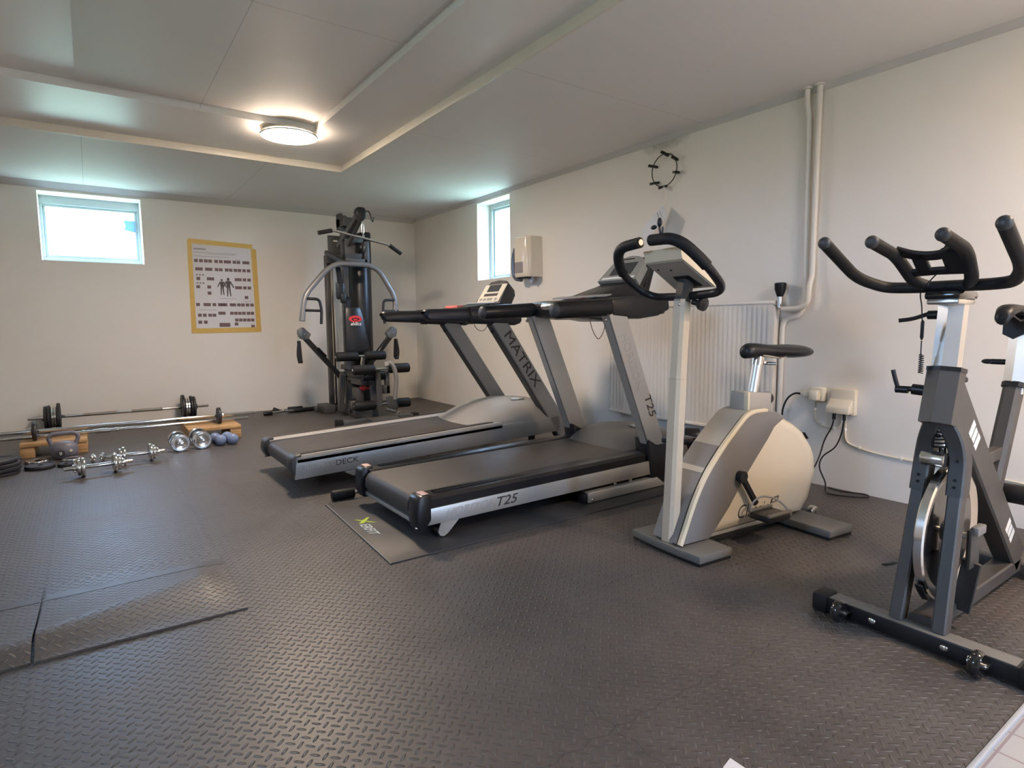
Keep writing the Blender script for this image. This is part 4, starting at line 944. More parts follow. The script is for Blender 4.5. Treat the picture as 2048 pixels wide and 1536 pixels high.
    pl.bar([W(-.62, 1.05), W(-.62, .2)], .02, .055, up=(0, 1, 0), bev=.004)
    o('bridge_plate', pl, BLKP, bar)
    cp = o('cycle_computer', MB().box((1.892, yc - .052, 1.128), (.026, .055, .05), .008, rot=Matrix.Rotation(math.radians(-35), 3, 'Y')), BLKP, bar)
    o('computer_cable', MB().tube(spline([(1.91, yc - .01, 1.085), (1.93, yc + .02, 1.06), (1.965, yc + .055, 1.03), (1.985, yc + .058, .99), (1.99, yc + .055, .93)]), .0018, 6).tube([(1.99, yc + .055, .95), (1.99, yc + .055, .945), (1.99, yc + .055, .90), (1.99, yc + .055, .892)], .005, 8, scales=[.4, 1, 1, .4]).tube([(1.99, yc + .055, .89), (1.988, yc + .054, .85)], .0018, 6).tube([(1.988 + .006 * math.cos(k * .8), yc + .052 + .006 * math.sin(k * .8), .85 - k * .0008) for k in range(70)], .0016, 5), BLKP, bar)
    for nm, z, x, q in (('post_lever', .965, 2.04, (-.02, .07, -.02)), ):
        o(nm, MB().cyl((x, yc + .03, z), (x, yc + .06, z), .013).bar(fillet([(x, yc + .055, z + .005), (x - .02, yc + .095, z - .012), (x - .035, yc + .125, z - .016)], .03), .012, .012), BLKP, hs)
    o('height_lever', MB().cyl((2.005, yc + .035, .742), (2.0, yc + .075, .745), .016).cyl((2.0, yc + .075, .745), (1.998, yc + .085, .745), .008).cyl((1.998, yc + .085, .742), (1.995, yc + .118, .742), .011).bar(fillet([(1.995, yc + .112, .745), (1.995, yc + .122, .775), (1.994, yc + .128, .80)], .02), .011, .012), BLKP, hd)
    o('resistance_knob', MB().cyl((2.075, yc, .70), (2.085, yc, .765), .018, .024).lathe([(.0, .03), (.022, .03), (.034, .018), (.034, .008), (.02, 0), (.0, 0)], (2.085, yc, .762), (.1, 0, 1), 20), BLKP, dt)
spin_bike()

# ================================================================== MULTI-GYM (far corner)
def multi_gym():
    cx = 2.185
    t = thing('multi_gym', 'dark grey multi-gym tower with a black padded seat in the far corner', 'gym machine', (cx, 5.9, 0))
    def o(n, mb, m, p=None, **k): return obj(n, mb, m, p or t, **k)
    o('base_spine', MB().box2((cx - .03, 4.97, .004), (cx + .03, 6.62, .062), .005), GYMG)
    fc = o('front_cross_bar', MB().box2((1.80, 5.30, .012), (2.57, 5.365, .072), .005), GYMG)
    o('rear_cross_bar', MB().box2((1.95, 6.53, .004), (2.62, 6.59, .062), .005), GYMG)
    for a, b in ((1.775, 1.835), (2.535, 2.595)): o('rubber_foot', MB().box2((a, 5.292, 0), (b, 5.373, .082), .008), BLK, fc)
    o('foot_plate', MB().prism([(5.10, .062), (5.28, .075), (5.28, .085), (5.10, .072)], cx - .14, cx + .14, 'x', .003), GFRM)
    o('rear_column', MB().box2((2.125, 6.515, .06), (2.20, 6.59, 1.70), .006), GYMG)
    o('front_column', MB().bar([(cx, 6.12, .06), (cx, 6.10, 2.055)], .065, .055, up=(0, 1, 0), bev=.006), GYMG)
    tp = o('column_bracket', MB().box2((cx - .055, 6.05, 1.90), (cx - .02, 6.16, 2.07), .006).box2((cx - .055, 5.95, 1.93), (cx + .06, 6.16, 2.02), .006), GFRM)
    o('top_housing', MB().box2((2.135, 6.44, 1.66), (2.52, 6.47, 1.90), .006).box2((2.10, 6.38, 1.60), (2.58, 6.44, 1.69), .006), GFRM)
    o('housing_label', MB().box2((2.19, 6.4375, 1.835), (2.235, 6.4405, 1.85)), WHITE)
    o('front_plate', MB().box2((2.165, 6.02, 1.62), (2.36, 6.035, 1.86), .004).box2((2.165, 6.0, 1.585), (2.39, 6.05, 1.62), .004).box2((2.36, 6.0, 1.58), (2.415, 6.02, 1.80), .004), GYMG)
    o('guide_pulley', MB().lathe([(.0, -.012), (.055, -.012), (.045, 0), (.055, .012), (.0, .012)], (2.29, 6.0, 1.73), (1, .25, 0), 24), BLKP)
    o('guide_pulley', MB().lathe([(.0, -.012), (.055, -.012), (.045, 0), (.055, .012), (.0, .012)], (2.33, 6.0, 1.73), (1, .25, 0), 24), GYMG)
    sh = MB(); plan = [(2.285 + .13 + .13 * math.cos(a) * (1 if abs(math.cos(a)) < .9 else 1), 6.33 + .16 * math.sin(a)) for a in [2 * PI * k / 28 for k in range(28)]]
    sh.prism(plan, .10, 1.64, 'z', .006)
    so = o('weight_shroud', sh, BLKP, ang=30)
    plan2 = [(2.475 + .068 * math.cos(a), 6.33 + .15 * math.sin(a)) for a in [2 * PI * k / 24 for k in range(24)]]
    o('shroud_tower', MB().prism(plan2, 1.60, 1.925, 'z', .006), BLKP, so, ang=30)
    o('weight_stack', MB().box2((2.34, 6.26, .065), (2.49, 6.40, .12), .003), IRON)
    a = o('top_arm', MB().bar([(cx - .005, 6.22, 1.76), (cx + .002, 5.66, 2.005)], .055, .06, up=(1, 0, 0), bev=.005), GYMG)
    o('head_block', MB().prism([(cx - .045, 1.98), (cx - .052, 2.02), (cx - .035, 2.062), (cx + .03, 2.062), (cx + .05, 2.03), (cx + .045, 1.96), (cx + .0, 1.925)], 5.585, 5.675, 'y', .012), BLKP, a)
    o('hook', MB().tube(spline([(cx + .04, 5.63, 2.03), (cx + .085, 5.63, 2.035), (cx + .105, 5.63, 2.0), (cx + .115, 5.63, 1.955), (cx + .128, 5.63, 1.945), (cx + .135, 5.63, 1.985)]), .006, 8), BLKP, a)
    o('arm_strut', MB().bar([(cx + .025, 5.70, 1.95), (cx + .02, 6.08, 1.72)], .03, .03), GFRM, a)
    o('carabiner', MB().tube([(cx + .018 + .012 * math.cos(q), 5.62, 1.865 + .055 * math.sin(q)) for q in [2 * PI * k / 16 for k in range(16)]], .0024, 6, closed=True), STEEL, a)
    L = [(1.765, 5.60, 1.788), (1.905, 5.60, 1.823), (2.455, 5.60, 1.728), (2.585, 5.60, 1.648)]
    lb = o('lat_bar', MB().tube(L, .0125, 12, rad=.04), CHROME)
    for p, q in ((L[0], L[1]), (L[3], L[2])): o('lat_grip', MB().cyl(V(p), V(p).lerp(V(q), .92), .0195), BLKP, lb)
    o('bar_eye', MB().box((2.20, 5.60, 1.785), (.022, .012, .036), .003), STEEL, lb)
    # press arm with two handle frames
    H = [(1.655, 5.84, .985), (1.69, 5.86, 1.225), (1.925, 5.90, 1.485), (2.04, 5.90, 1.552), (2.36, 5.90, 1.552), (2.475, 5.90, 1.50), (2.635, 5.86, 1.215), (2.60, 5.84, 1.00)]
    pa = o('press_arm', MB().tube(H, .0265, 14, rad=.10), M('grey arm enamel', (.17, .17, .175), .38, .35))
    for s, x0 in ((1, 1.69), (-1, 2.62)):
        def X(d): return x0 + d * s
        o('press_handle', MB().tube(fillet([(X(-.005), 5.85, 1.20), (X(.135), 5.83, 1.195), (X(.15), 5.82, 1.09), (X(.138), 5.81, .955)], .04), .014, 10).tube([(X(-.03), 5.84, 1.088), (X(.148), 5.82, 1.083)], .013, 10), BLKP, pa)
    o('press_pivot', MB().bar([(cx + .0, 5.93, 1.55), (cx, 6.10, 1.60)], .06, .05, up=(0, 0, 1)).bar([(cx - .03, 5.97, 1.56), (2.06, 6.30, 1.70)], .035, .04), GFRM, pa)
    hs = MB().bar(spline([(2.07, 5.98, 1.52), (2.075, 5.96, 1.42), (2.08, 5.95, 1.33)]), .05, .03, up=(0, 1, 0), bev=.008).box((2.075, 5.95, 1.285), (.085, .05, .17), .02).box((2.095, 5.93, 1.21), (.06, .05, .10), .02)
    o('hanging_cuff', hs, BLKV)
    # back pad, seat
    bp = MB(); rings = []
    for z, w0, w1, y in ((.668, -.115, .135, 5.86), (.69, -.118, .140, 5.855), (.85, -.112, .118, 5.875), (1.00, -.105, .105, 5.895), (1.10, -.10, .085, 5.91), (1.118, -.09, .075, 5.915)):
        q = .018; rings.append([(cx + w0 + q, y - .035, z), (cx + w1 - q, y - .035, z), (cx + w1, y - .035 + q, z), (cx + w1, y + .035 - q, z), (cx + w1 - q, y + .035, z), (cx + w0 + q, y + .035, z), (cx + w0, y + .035 - q, z), (cx + w0, y - .035 + q, z)])
    bk = o('back_pad', bp.loft(rings), BLKV, ang=50)
    lg = MB(); R0 = []
    for k in range(28):
        q = 2 * PI * k / 28; R0.append((cx + .002 + .068 * math.cos(q), 5.8555, 1.005 + .033 * math.sin(q)))
    I0 = [(cx + .004 + .040 * math.cos(q), 5.8555, 1.0 + .016 * math.sin(q)) for q in [2 * PI * k / 28 for k in range(28)]]
    lg.add(R0 + I0, [(k, (k + 1) % 28, 28 + (k + 1) % 28, 28 + k) for k in range(28)])
    lg.add([(cx + .004 + .024 * math.cos(q), 5.8555, .9985 + .0085 * math.sin(q)) for q in [2 * PI * k / 16 for k in range(16)]], [tuple(range(16))])
    lg.prism([(cx + .035, .995), (cx + .072, .998), (cx + .060, .985), (cx + .02, .982)], 5.8545, 5.8565, 'y')
    lo = o('printed_logo', lg, REDP, bk)
    text('printed_lettering', 'abilica', (cx + .003, 5.852, .955), (1, 0, 0), (0, .09, 1), .048, WHITE, bk, sx=.95, shear=.3, ext=.001)
    o('pad_bracket', MB().bar([(cx - .06, 5.93, 1.05), (cx - .02, 5.97, 1.20), (cx - .03, 6.08, 1.24)], .05, .03, up=(0, 1, 0)), BLKP, bk)
    o('seat', MB().box2((cx - .115, 5.47, .425), (cx + .155, 5.86, .495), .025, mi=0).cyl((cx - .10, 5.46, .455), (cx + .15, 5.46, .455), .045, bev=.012), BLKV)
    o('seat_frame', MB().bar([(cx, 5.45, .40), (cx, 6.10, .40)], .05, .06, up=(0, 0, 1)).box2((cx - .09, 5.52, .36), (cx + .02, 5.80, .43), .01), GFRM)
    o('front_post', MB().bar([(cx + .015, 5.46, .06), (cx + .02, 5.48, .42)], .06, .06, up=(0, 1, 0)), GYMG)
    o('front_post_bracket', MB().box2((cx + .045, 5.40, .28), (cx + .16, 5.46, .36), .006).box2((cx + .12, 5.40, .28), (cx + .155, 5.46, .50), .006), GYMG)
    o('adjust_knob', MB().cyl((cx - .01, 5.62, .325), (cx + .03, 5.60, .325), .012).ball((cx - .03, 5.63, .325), .032, 1.1, 1, .85), RED)
    def roll(n, a, b, r, p=None): return o(n, MB().cyl(a, b, r, seg=20, bev=.012), BLK, p)
    tr = o('thigh_roller_bar', MB().cyl((1.93, 5.74, .635), (2.44, 5.74, .635), .012).bar([(cx + .03, 5.74, .64), (cx + .02, 5.78, .48)], .04, .03), STEEL)
    roll('thigh_roller', (1.935, 5.74, .635), (2.155, 5.74, .635), .046, tr); roll('thigh_roller', (2.225, 5.74, .635), (2.445, 5.74, .635), .046, tr)
    ll = o('leg_lever', MB().bar([(cx + .03, 5.40, .52), (cx + .035, 5.38, .34), (cx + .03, 5.36, .17)], .045, .045, up=(0, 1, 0), bev=.006), GFRM)
    for z in (.525, .185):
        o('roller_axle', MB().cyl((1.96, 5.37, z), (2.54, 5.37, z), .012), STEEL, ll)
        roll('leg_roller', (1.965, 5.37, z), (2.175, 5.37, z), .046, ll); roll('leg_roller', (2.325, 5.37, z), (2.53, 5.37, z), .046, ll)
    o('curl_arm', MB().bar(spline([(2.275, 5.34, .565), (2.315, 5.31, .575), (2.345, 5.29, .52), (2.355, 5.28, .42), (2.345, 5.28, .32), (2.335, 5.28, .235)]), .052, .03, up=(1, 0, .1), bev=.008), M('pale grey enamel', (.25, .24, .23), .4, .3))
    o('curl_bracket', MB().prism([(2.255, .26), (2.30, .27), (2.35, .25), (2.38, .16), (2.36, .11), (2.28, .15)], 5.295, 5.315, 'y', .003).cyl((2.25, 5.29, .145), (2.33, 5.25, .12), .014), GYMG)
    o('snap_hook', MB().tube([(2.365 + .018 * math.cos(q), 5.27, .065 + .05 * math.sin(q)) for q in [2 * PI * k / 18 for k in range(18)]], .004, 6, closed=True), STEEL)
    # butterfly arms with pulleys and hand straps
    for s in (-1, 1):
        def X(d): return 2.20 + d * s
        ar = o('cable_arm', MB().bar([(X(.10), 6.08, .40), (X(.475), 6.08, .84)], .05, .045, up=(0, 1, 0), bev=.005), BLKP)
        o('pulley_housing', MB().prism([(X(.43), .80), (X(.40), .855), (X(.475), .925), (X(.525), .90), (X(.525), .85), (X(.505), .815), (X(.47), .80)], 6.045, 6.115, 'y', .008), M('pulley grey', (.155, .16, .165), .42, .2), ar)
        o('pulley_bolt', MB().ball((X(.47), 6.043, .855), .008), STEEL, ar)
        o('arm_lever', MB().tube(spline([(X(.26), 6.04, .63), (X(.30), 6.03, .67), (X(.335), 6.03, .71), (X(.36), 6.03, .715)]), .009, 8), BLKP, ar)
        o('strap_clip', MB().tube([(X(.518) + .009 * math.cos(q), 6.08, .825 + .038 * math.sin(q)) for q in [2 * PI * k / 14 for k in range(14)]], .003, 6, closed=True).cyl((X(.515), 6.08, .865), (X(.518), 6.08, .90), .008), STEEL, ar)
        o('hand_strap', MB().bar(spline([(X(.518), 6.08, .79), (X(.512), 6.08, .70), (X(.506), 6.08, .585)]), .035, .016, up=(0, 1, 0), bev=.004).bar(spline([(X(.520), 6.07, .79), (X(.535), 6.06, .66), (X(.525), 6.06, .575)]), .028, .006, up=(0, 1, 0), bev=.002).cyl((X(.495), 6.06, .583), (X(.535), 6.06, .583), .015), BLKP, ar)
        o('arm_pivot', MB().cyl((X(.10), 6.03, .43), (X(.10), 6.13, .43), .03), GFRM, ar)
    o('pivot_beam', MB().bar([(2.06, 6.1, .43), (2.34, 6.1, .43)], .06, .06).bar([(2.09, 6.0, .52), (2.17, 6.05, .50)], .05, .05), GYMG)
    cb = MB()
    for k, (x, y, x2, z0, z1) in enumerate(((2.12, 6.36, 2.125, .1, 1.55), (2.145, 6.34, 2.15, .1, 1.5), (2.17, 6.38, 2.14, .12, 1.6), (2.20, 6.40, 2.205, .1, 1.6), (2.255, 6.22, 2.255, .1, 1.6))): cb.tube([(x, y, z0), (x2, y, z1)], .004, 6)
    o('steel_cables', cb, M('cream coated cable', (.50, .44, .36), .4))
    o('guide_tube', MB().bar([(2.055, 6.0, .06), (2.085, 6.0, .44)], .055, .05, up=(0, 1, 0)), GFRM)
    o('low_pulley', MB().lathe([(.0, -.014), (.065, -.014), (.055, 0), (.065, .014), (.0, .014)], (2.04, 5.66, .145), (1, -.35, 0), 24), GYMG)
    o('low_pulley_fork', MB().lathe([(.0, -.02), (.06, -.02), (.06, .02), (.0, .02)], (2.075, 5.68, .165), (1, -.35, 0), 20), BLKP)
    o('low_bracket', MB().box2((2.09, 5.62, .10), (2.16, 5.76, .33), .008), GFRM)
    o('cable_anchor', MB().box2((1.975, 6.3, .0), (2.10, 6.55, .09), .01), GFRM)
    o('top_bolt', MB().ball((2.03, 5.995, 1.52), .011).ball((2.115, 5.995, 1.53), .011), STEEL)
multi_gym()

# ================================================================== FREE WEIGHTS (left, along the back wall)
def pallet(label, loc, L, W_):
    x, y, z = loc
    t = thing('wooden_pallet', label, 'pallet', loc, 0, 'wooden pallet pieces')
    obj('top_board', MB().box2((x, y, .082), (x + L, y + W_ * .3, .108), .003).box2((x, y + W_ * .36, .082), (x + L, y + W_ * .64, .108), .003).box2((x, y + W_ * .7, .082), (x + L, y + W_, .108), .003), WOOD, t)
    for a in (0, L - .085):
        obj('block', MB().box2((x + a, y + .006, 0.0), (x + a + .085, y + W_ - .01, .082), .003), WOOD, t)
    return t
pallet('wooden pallet piece under the bar ends beside the blue dumbbells', (.595, 5.44, 0), .40, .46)
pallet('wooden pallet piece behind the grey kettlebell', (-.475, 5.49, 0), .40, .42)

def disc(mb, c, ax, r, th, hole=.016, rim=.2):
    h = th / 2
    mb.lathe([(hole, -h * .75), (r * (1 - rim), -h * .75), (r * (1 - rim * .8), -h), (r * .96, -h), (r, -h * .6), (r, h * .6), (r * .96, h), (r * (1 - rim * .8), h), (r * (1 - rim), h * .75), (hole, h * .75), (hole, -h * .75)], c, ax, 36)
    return mb

def barbell(label, y, z, x0, x1, plates, knurl=True):
    t = thing('barbell', label, 'barbell', ((x0 + x1) / 2, y, z), 0, 'barbells by the back wall')
    obj('bar', MB().cyl((x0, y, z), (x1, y, z), .0135, seg=16, bev=.002), CHROME, t)
    m = (x0 + x1) / 2
    if knurl: obj('knurled_grip', MB().cyl((m - .32, y, z), (m - .06, y, z), .0142, seg=16).cyl((m + .06, y, z), (m + .32, y, z), .0142, seg=16), M('knurled steel', (.30, .28, .25), .45, 1., bump=.4, bscale=900), t)
    for x, r, th, mt in plates:
        obj('weight_plate' if r > .03 else 'collar', disc(MB(), (x, y, z), (1, 0, 0), r, th), mt, t)
    return t
pl = [(-.385, .105, .024, IRON), (-.36, .110, .022, IRON), (-.336, .094, .02, CHROME), (-.314, .094, .02, CHROME), (-.289, .127, .026, IRON),
      (.715, .127, .026, IRON), (.741, .094, .02, CHROME), (.763, .094, .02, CHROME), (.787, .112, .022, IRON), (.812, .105, .024, IRON), (-.405, .028, .016, CHROME), (.832, .028, .016, BLKP)]
barbell('loaded barbell lying against the back wall, four or more plates at each end', 6.82, .128, -.515, .945, pl)
barbell('long chrome bar with one small black plate near each end, across both pallets', 5.62, .178, -.86, 1.14, [(-.39, .070, .026, IRON), (.856, .070, .026, IRON), (-.415, .026, .022, CHROME), (.885, .026, .022, CHROME)], False)
barbell('bare chrome bar lying directly on both pallets in front', 5.735, .1225, -.78, 1.11, [(.02, .018, .10, STEEL), (.12, .018, .02, CHROME), (-.10, .018, .02, CHROME)], False)
bpy.data.objects['barbell.002'].location = V((.165, 5.72, .1225))

def kettlebell():
    x, y = -.212, 5.36
    t = thing('kettlebell', 'purple grey kettlebell with a wide handle in front of the left pallet', 'kettlebell', (x, y, 0))
    rings = []
    for z, a, b in ((0, .068, .055), (.006, .078, .065), (.05, .097, .082), (.10, .098, .084), (.135, .088, .076), (.155, .06, .05), (.16, .02, .02)):
        rings.append([(x + .84 * a * math.cos(q), y + .84 * b * math.sin(q), z * .78) for q in [2 * PI * k / 28 for k in range(28)]])
    obj('bell', MB().loft(rings), KETT, t, ang=70)
    obj('handle', MB().tube(fillet([(x - .06, y, .08), (x - .090, y, .155), (x - .066, y, .182), (x + .066, y, .182), (x + .090, y, .155), (x + .06, y, .08)], .03), .0145, 14), KETT, t, ang=70)
    b = obj('weight_badge', MB().cyl((x - .02, y - .064, .048), (x - .02, y - .072, .047), .024, seg=28), DGREY, t)
    text('printed_number', '8', (x - .02, y - .0728, .047), (1, 0, 0), (0, 0, 1), .034, WHITE, b)
    obj('painted_highlight', MB().cyl((x + .038, y - .062, .062), (x + .040, y - .0685, .062), .010), M('cream painted highlight', (.55, .50, .40), .5), t)  # bright glint on the bell, put in as a cream disc
kettlebell()

ST = 'black plates stacked flat'
for k, (x, y, r) in enumerate(((-.562, 5.02, .125), (-.558, 5.02, .13), (-.562, 5.015, .13), (-.565, 5.02, .12))):
    lab = ['lowest black plate of the left stack', 'second black plate up in the left stack', 'third black plate up in the left stack', 'top black plate of the stack at the left edge'][k]
    tag(obj('weight_plate', disc(MB(), (x, y, .0125 + k * .0255), (0, 0, 1), r, .025, .016), IRON), lab + ' at the far left', 'weight plate', ST)
tag(obj('weight_plate', disc(MB(), (-.575, 5.30, .0125), (0, 0, 1), .12, .025), IRON), 'lower black plate behind the left stack of plates', 'weight plate', ST)
tag(obj('weight_plate', disc(MB(), (-.57, 5.30, .038), (0, 0, 1), .12, .025), IRON), 'upper black plate behind the left stack of plates', 'weight plate', ST)
tag(obj('weight_plate', disc(MB(), (-.338, 5.065, .0125), (0, 0, 1), .085, .025), IRON), 'single black plate lying flat in front of the chrome plates', 'weight plate', ST)
tag(obj('weight_plate', disc(MB(), (-.20, 5.035, .011), (0, 0, 1), .045, .022), IRON), 'small black plate lying flat left of the front dumbbell', 'weight plate', ST)
for x, y, z, lab in ((-.365, 5.275, .011, 'chrome plate lying flat to the left of the kettlebell base'), (-.165, 5.215, .011, 'chrome plate lying flat in front of the kettlebell')):
    tag(obj('weight_plate', disc(MB(), (x, y, z), (0, 0, 1), .072 if x < -.3 else .06, .022, .015, .35), CHROME), lab, 'weight plate', 'chrome plates on the floor')

def dumbbell(label, c, d, L, plates, mat=CHROME, r0=.0125, star=.03):
    """c: middle of the bar, d: direction, plates: (offset, radius, thickness)"""
    c, d = V(c), V((*d, 0)).normalized()
    t = thing('dumbbell', label, 'dumbbell', c, 0, 'chrome dumbbells')
    obj('bar', MB().cyl(c - d * L / 2, c + d * L / 2, r0, seg=14, bev=.003), CHROME, t)
    for q, r, th in plates: obj('weight_plate', disc(MB(), c + d * q, d, r, th, .014, .35), mat, t)
    e = max(q + th / 2 for q, r, th in plates) + .012
    if star:
        for s in (-1, 1):
            m = MB(); m.lathe([(.013, -.011), (star * .7, -.011), (star * .7, .011), (.013, .011), (.013, -.011)], c + d * e * s, d, 20)
            w = d.cross(V((0, 0, 1)))
            for k in range(6):
                a = k * PI / 3; v = w * math.cos(a) + V((0, 0, 1)) * math.sin(a); m.ball(c + d * e * s + v * star * .75, .0085, seg=10)
            obj('star_collar', m, CHROME, t)
    return t
dumbbell('front chrome dumbbell with a long bar lying crossways, nearest the camera', (-.012, 4.615, .062), (1, .10), .37, ((-.085, .062, .02), (-.106, .05, .018), (.085, .062, .02), (.106, .05, .018)))
dumbbell('second chrome dumbbell behind the front one, its bar pointing to the right', (.205, 4.865, .062), (1, .06), .35, ((-.075, .06, .02), (-.095, .05, .018), (.085, .062, .02), (.106, .05, .018)))
dumbbell('chrome dumbbell seen end-on, left of the pair by the right pallet', (.500, 5.20, .064), (-.02, 1), .34, ((-.115, .054, .018), (-.095, .064, .022), (-.07, .064, .022), (.07, .064, .022), (.095, .064, .022)), star=.02)
dumbbell('chrome dumbbell seen end-on, right of the pair by the right pallet', (.650, 5.22, .067), (-.02, 1), .34, ((-.12, .056, .018), (-.098, .067, .022), (-.07, .067, .022), (.07, .067, .022), (.095, .067, .022)), star=.02)
for x, lab in ((.776, 'small pale blue vinyl dumbbell on the left of its pair'), (.864, 'small pale blue vinyl dumbbell on the right of its pair')):
    y = 5.21; t = thing('dumbbell', lab, 'dumbbell', (x, y, .045), 0, 'pale blue vinyl dumbbells')
    for s in (-1, 1):
        rr = [(.0, -.032), (.02, -.031), (.036, -.022), (.043, -.008), (.043, .008), (.036, .022), (.02, .031), (.0, .032)]
        obj('bell', MB().lathe(rr, (x + (-.01 * s), y + .062 * s, .044), (-.12, 1, 0), 24), BLUED, t, ang=70)
    obj('grip', MB().cyl((x + .008, y - .05, .044), (x - .008, y + .05, .044), .015), BLUED, t)
for x, y, lab, rz in ((-.045, 5.06, 'chrome spin collar on the floor, the left of two', .3), (.012, 5.07, 'chrome spin collar on the floor, the right of two', -.5)):
    m = MB(); ax = V((math.cos(rz), math.sin(rz), 0)); m.lathe([(.013, -.012), (.022, -.012), (.022, .012), (.013, .012), (.013, -.012)], (x, y, .030), ax, 20)
    w = ax.cross(V((0, 0, 1)))
    for k in range(6):
        a = k * PI / 3 + PI / 6; m.ball(V((x, y, .030)) + (w * math.cos(a) + V((0, 0, 1)) * math.sin(a)) * .0235, .0085, seg=10)
    tag(obj('spin_collar', m, CHROME), lab, 'collar', 'chrome spin collars')
t = thing('pulley_bar', 'short chrome bar with black ends lying on the floor left of the multi-gym', 'bar', (1.68, 6.62, .02))
obj('bar', MB().cyl((1.50, 6.60, .024), (1.78, 6.63, .024), .012), CHROME, t)
obj('black_grip', MB().cyl((1.43, 6.594, .020), (1.52, 6.602, .020), .02, bev=.004), BLKP, t); obj('black_grip', MB().cyl((1.75, 6.627, .022), (1.97, 6.65, .022), .022, bev=.004), BLKP, t)
obj('end_fitting', MB().prism([(1.52, .02), (1.55, .075), (1.60, .05), (1.63, .02)], 6.63, 6.66, 'y', .004).box2((1.70, 6.66, 0), (1.86, 6.70, .06), .01), BLKP, t); obj('centre_eye', MB().ball((1.635, 6.613, .035), .018), STEEL, t)

# ================================================================== LOOSE THINGS ON THE FLOOR
t = thing('foam_grip_bar', 'steel bar with a black foam grip lying at the tail of the nearer treadmill', 'bar', (1.06, 3.14, .03))
obj('foam_grip', MB().cyl((1.005, 3.135, .031), (1.128, 3.125, .031), .0275, bev=.005), BLK, t)
obj('steel_bar', MB().cyl((1.12, 3.126, .031), (1.62, 3.085, .031), .010), STEEL, t)
t = thing('folding_trainer', 'low folded trainer with black wheels between the treadmill and the radiator', 'exercise trainer', (3.1, 2.36, 0))
obj('frame', MB().bar([(3.03, 2.40, .17), (3.16, 2.34, .175)], .04, .035, up=(0, 0, 1), bev=.005).bar([(3.04, 2.38, .17), (3.05, 2.36, .01)], .04, .03).bar([(3.14, 2.34, .17), (3.2, 2.32, .01)], .04, .03), DGREY, t)
obj('roller', MB().cyl((3.04, 2.43, .235), (3.10, 2.36, .235), .05, bev=.01), BLKP, t); obj('roller_hub', MB().cyl((3.045, 2.424, .235), (3.108, 2.351, .235), .018), STEEL, t)
obj('roller_fork', MB().bar([(3.02, 2.38, .19), (3.14, 2.33, .21)], .05, .03, up=(0, 0, 1), bev=.006).bar([(3.15, 2.34, .24), (3.17, 2.30, .12)], .045, .03, bev=.008), BLKP, t)
obj('seat_board', MB().box2((3.03, 2.34, .10), (3.19, 2.46, .13), .01), PLAST, t); obj('grip_pad', MB().box2((3.03, 2.33, .0), (3.17, 2.45, .075), .02), DARKRED, t)
tag(obj('paper_slip', MB().prism([(1.046, .716), (1.083, .724), (1.085, .60), (1.01, .62)], 0, .0012, 'z'), PAPER), 'slip of white paper on the rubber floor at the bottom edge', 'paper')
tag(obj('tile_scrap', MB().prism([(2.47, 1.015), (2.50, 1.005), (2.53, 1.0), (2.535, .985), (2.50, .99), (2.475, .998)], 0, .004, 'z', .001), BLK), 'small black scrap on the floor left of the spin bike', 'scrap')

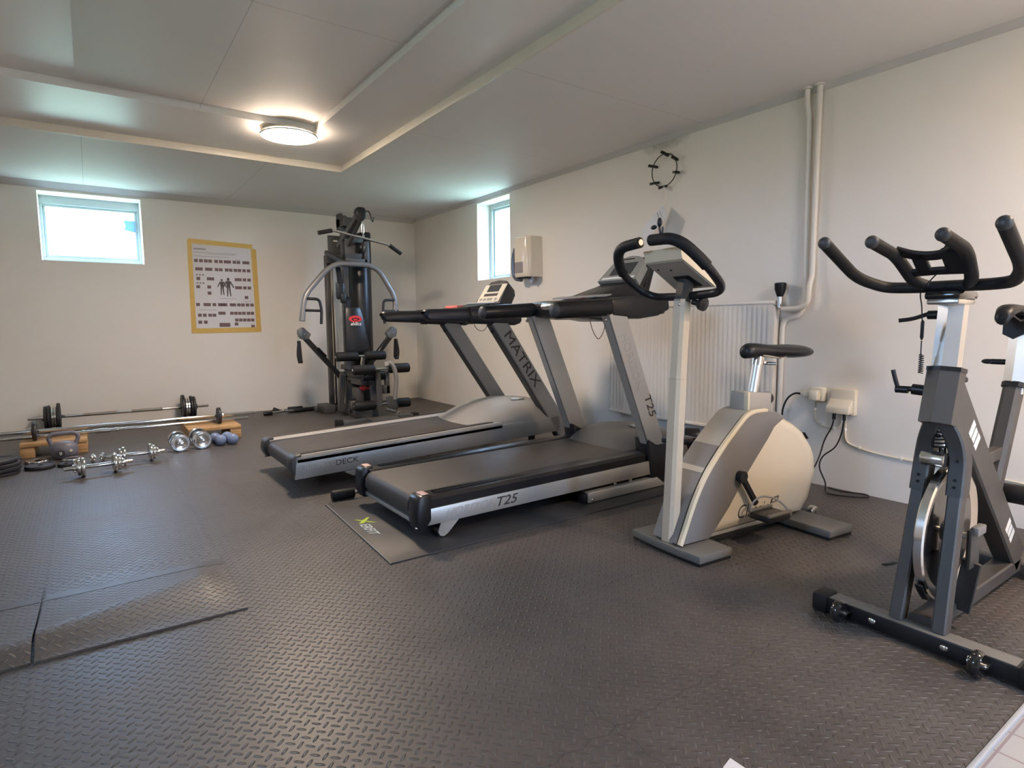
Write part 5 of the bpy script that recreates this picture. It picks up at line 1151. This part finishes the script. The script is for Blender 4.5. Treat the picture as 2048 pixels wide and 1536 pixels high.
# two rubber tiles buckled up along their front edge
def buckled(name, x0, x1, label, nx=28, ny=26):
    y0, y1 = 2.088, 2.69; vs = []
    def hgt(x, y):
        u = min(1, max(0, (x + .60) / .98)); r = 2.135 + .30 * max(0, min(1, (x + .33) / .71)) if x > -.33 else 2.135
        H = .058 - .026 * u
        if x < -.195: H *= .80
        H *= min(1., max(.3, (.40 - x) / .12))
        fy = y0
        if y <= r: s = (y - fy) / max(1e-4, r - fy); s = s * s * (3 - 2 * s); return .006 + (H - .006) * (.06 + .94 * s)
        s = min(1, (y - r) / max(1e-4, (2.66 - r))); return .006 + (H - .003) * (1 - s) ** 1.6
    for j in range(ny + 1):
        for i in range(nx + 1):
            x, y = x0 + (x1 - x0) * i / nx, y0 + (y1 - y0) * j / ny; vs.append((x, y, hgt(x, y)))
    n1 = len(vs); vs += [(x, y, max(.0005, z - .010)) for x, y, z in vs]
    fs = []; W_ = nx + 1
    for j in range(ny):
        for i in range(nx):
            a = j * W_ + i; fs.append((a, a + 1, a + W_ + 1, a + W_)); b = a + n1; fs.append((b + W_, b + W_ + 1, b + 1, b))
    for i in range(nx):
        fs.append((i, n1 + i, n1 + i + 1, i + 1)); a = ny * W_ + i; fs.append((a + 1, n1 + a + 1, n1 + a, a))
    for j in range(ny):
        a = j * W_; fs.append((a + W_, n1 + a + W_, n1 + a, a)); a = j * W_ + nx; fs.append((a, n1 + a, n1 + a + W_, a + W_))
    o = obj(name, MB().add(vs, fs), TILER, ang=60); tag(o, label, 'floor tile')
    b = MB(); k = 14
    vv = []
    for i in range(k + 1):
        x = x0 + .004 + (x1 - x0 - .008) * i / k
        for y in (2.535, 2.60): vv.append((x, y, hgt(x, y) + .0012))
    b.add(vv, [(2 * i, 2 * i + 2, 2 * i + 3, 2 * i + 1) for i in range(k)])
    obj('smooth_joint_strip', b, M('smooth rubber', (.062, .058, .058), .42), o)
buckled('rubber_tile', -.192, .372, 'buckled black rubber tile with a raised ridge, right of the two')
buckled('rubber_tile', -.765, -.200, 'buckled black rubber tile at the left edge of the photo')

# ================================================================== CAMERA, SKY, EXPOSURE
f_px, yaw, pitch, roll = 1194.06, math.radians(35.054), math.radians(-5.817), math.radians(-.43)
fw = V((math.sin(yaw) * math.cos(pitch), math.cos(yaw) * math.cos(pitch), math.sin(pitch)))
r0 = V((math.cos(yaw), -math.sin(yaw), 0)); u0 = r0.cross(fw)
r1 = r0 * math.cos(roll) + u0 * math.sin(roll); u1 = -r0 * math.sin(roll) + u0 * math.cos(roll)
cd = bpy.data.cameras.new('camera'); cam = bpy.data.objects.new('camera', cd); COL.objects.link(cam)
cd.sensor_width = 36; cd.sensor_fit = 'HORIZONTAL'; cd.lens = 36 * f_px / 2048; cd.clip_start = .02; cd.clip_end = 100
m = Matrix(((r1.x, u1.x, -fw.x, 0), (r1.y, u1.y, -fw.y, 0), (r1.z, u1.z, -fw.z, .95), (0, 0, 0, 1))); cam.matrix_world = m
sc.camera = cam

wd = bpy.data.worlds.new('overcast sky'); sc.world = wd; wd.use_nodes = True; nt = wd.node_tree; bg = nt.nodes['Background']
tc = N(nt, 'ShaderNodeTexCoord'); sp = N(nt, 'ShaderNodeSeparateXYZ'); nt.links.new(tc.outputs['Generated'], sp.inputs[0])
nt.links.new(mixc(nt, maprange(nt, sp.outputs[2], -.03, .05, 0, 1), (.15, .235, .195), (.45, .66, 1.0)), bg.inputs[0]); bg.inputs[1].default_value = 21.
sc.view_settings.view_transform = 'Standard'; sc.view_settings.look = 'None'; sc.view_settings.gamma = 1.; sc.view_settings.use_curve_mapping = False
sc.view_settings.exposure = .90
cy = sc.cycles; cy.use_denoising = True; cy.max_bounces = 8; cy.diffuse_bounces = 5; cy.glossy_bounces = 4; cy.transparent_max_bounces = 8; cy.caustics_reflective = False; cy.caustics_refractive = False; cy.sample_clamp_indirect = 6.
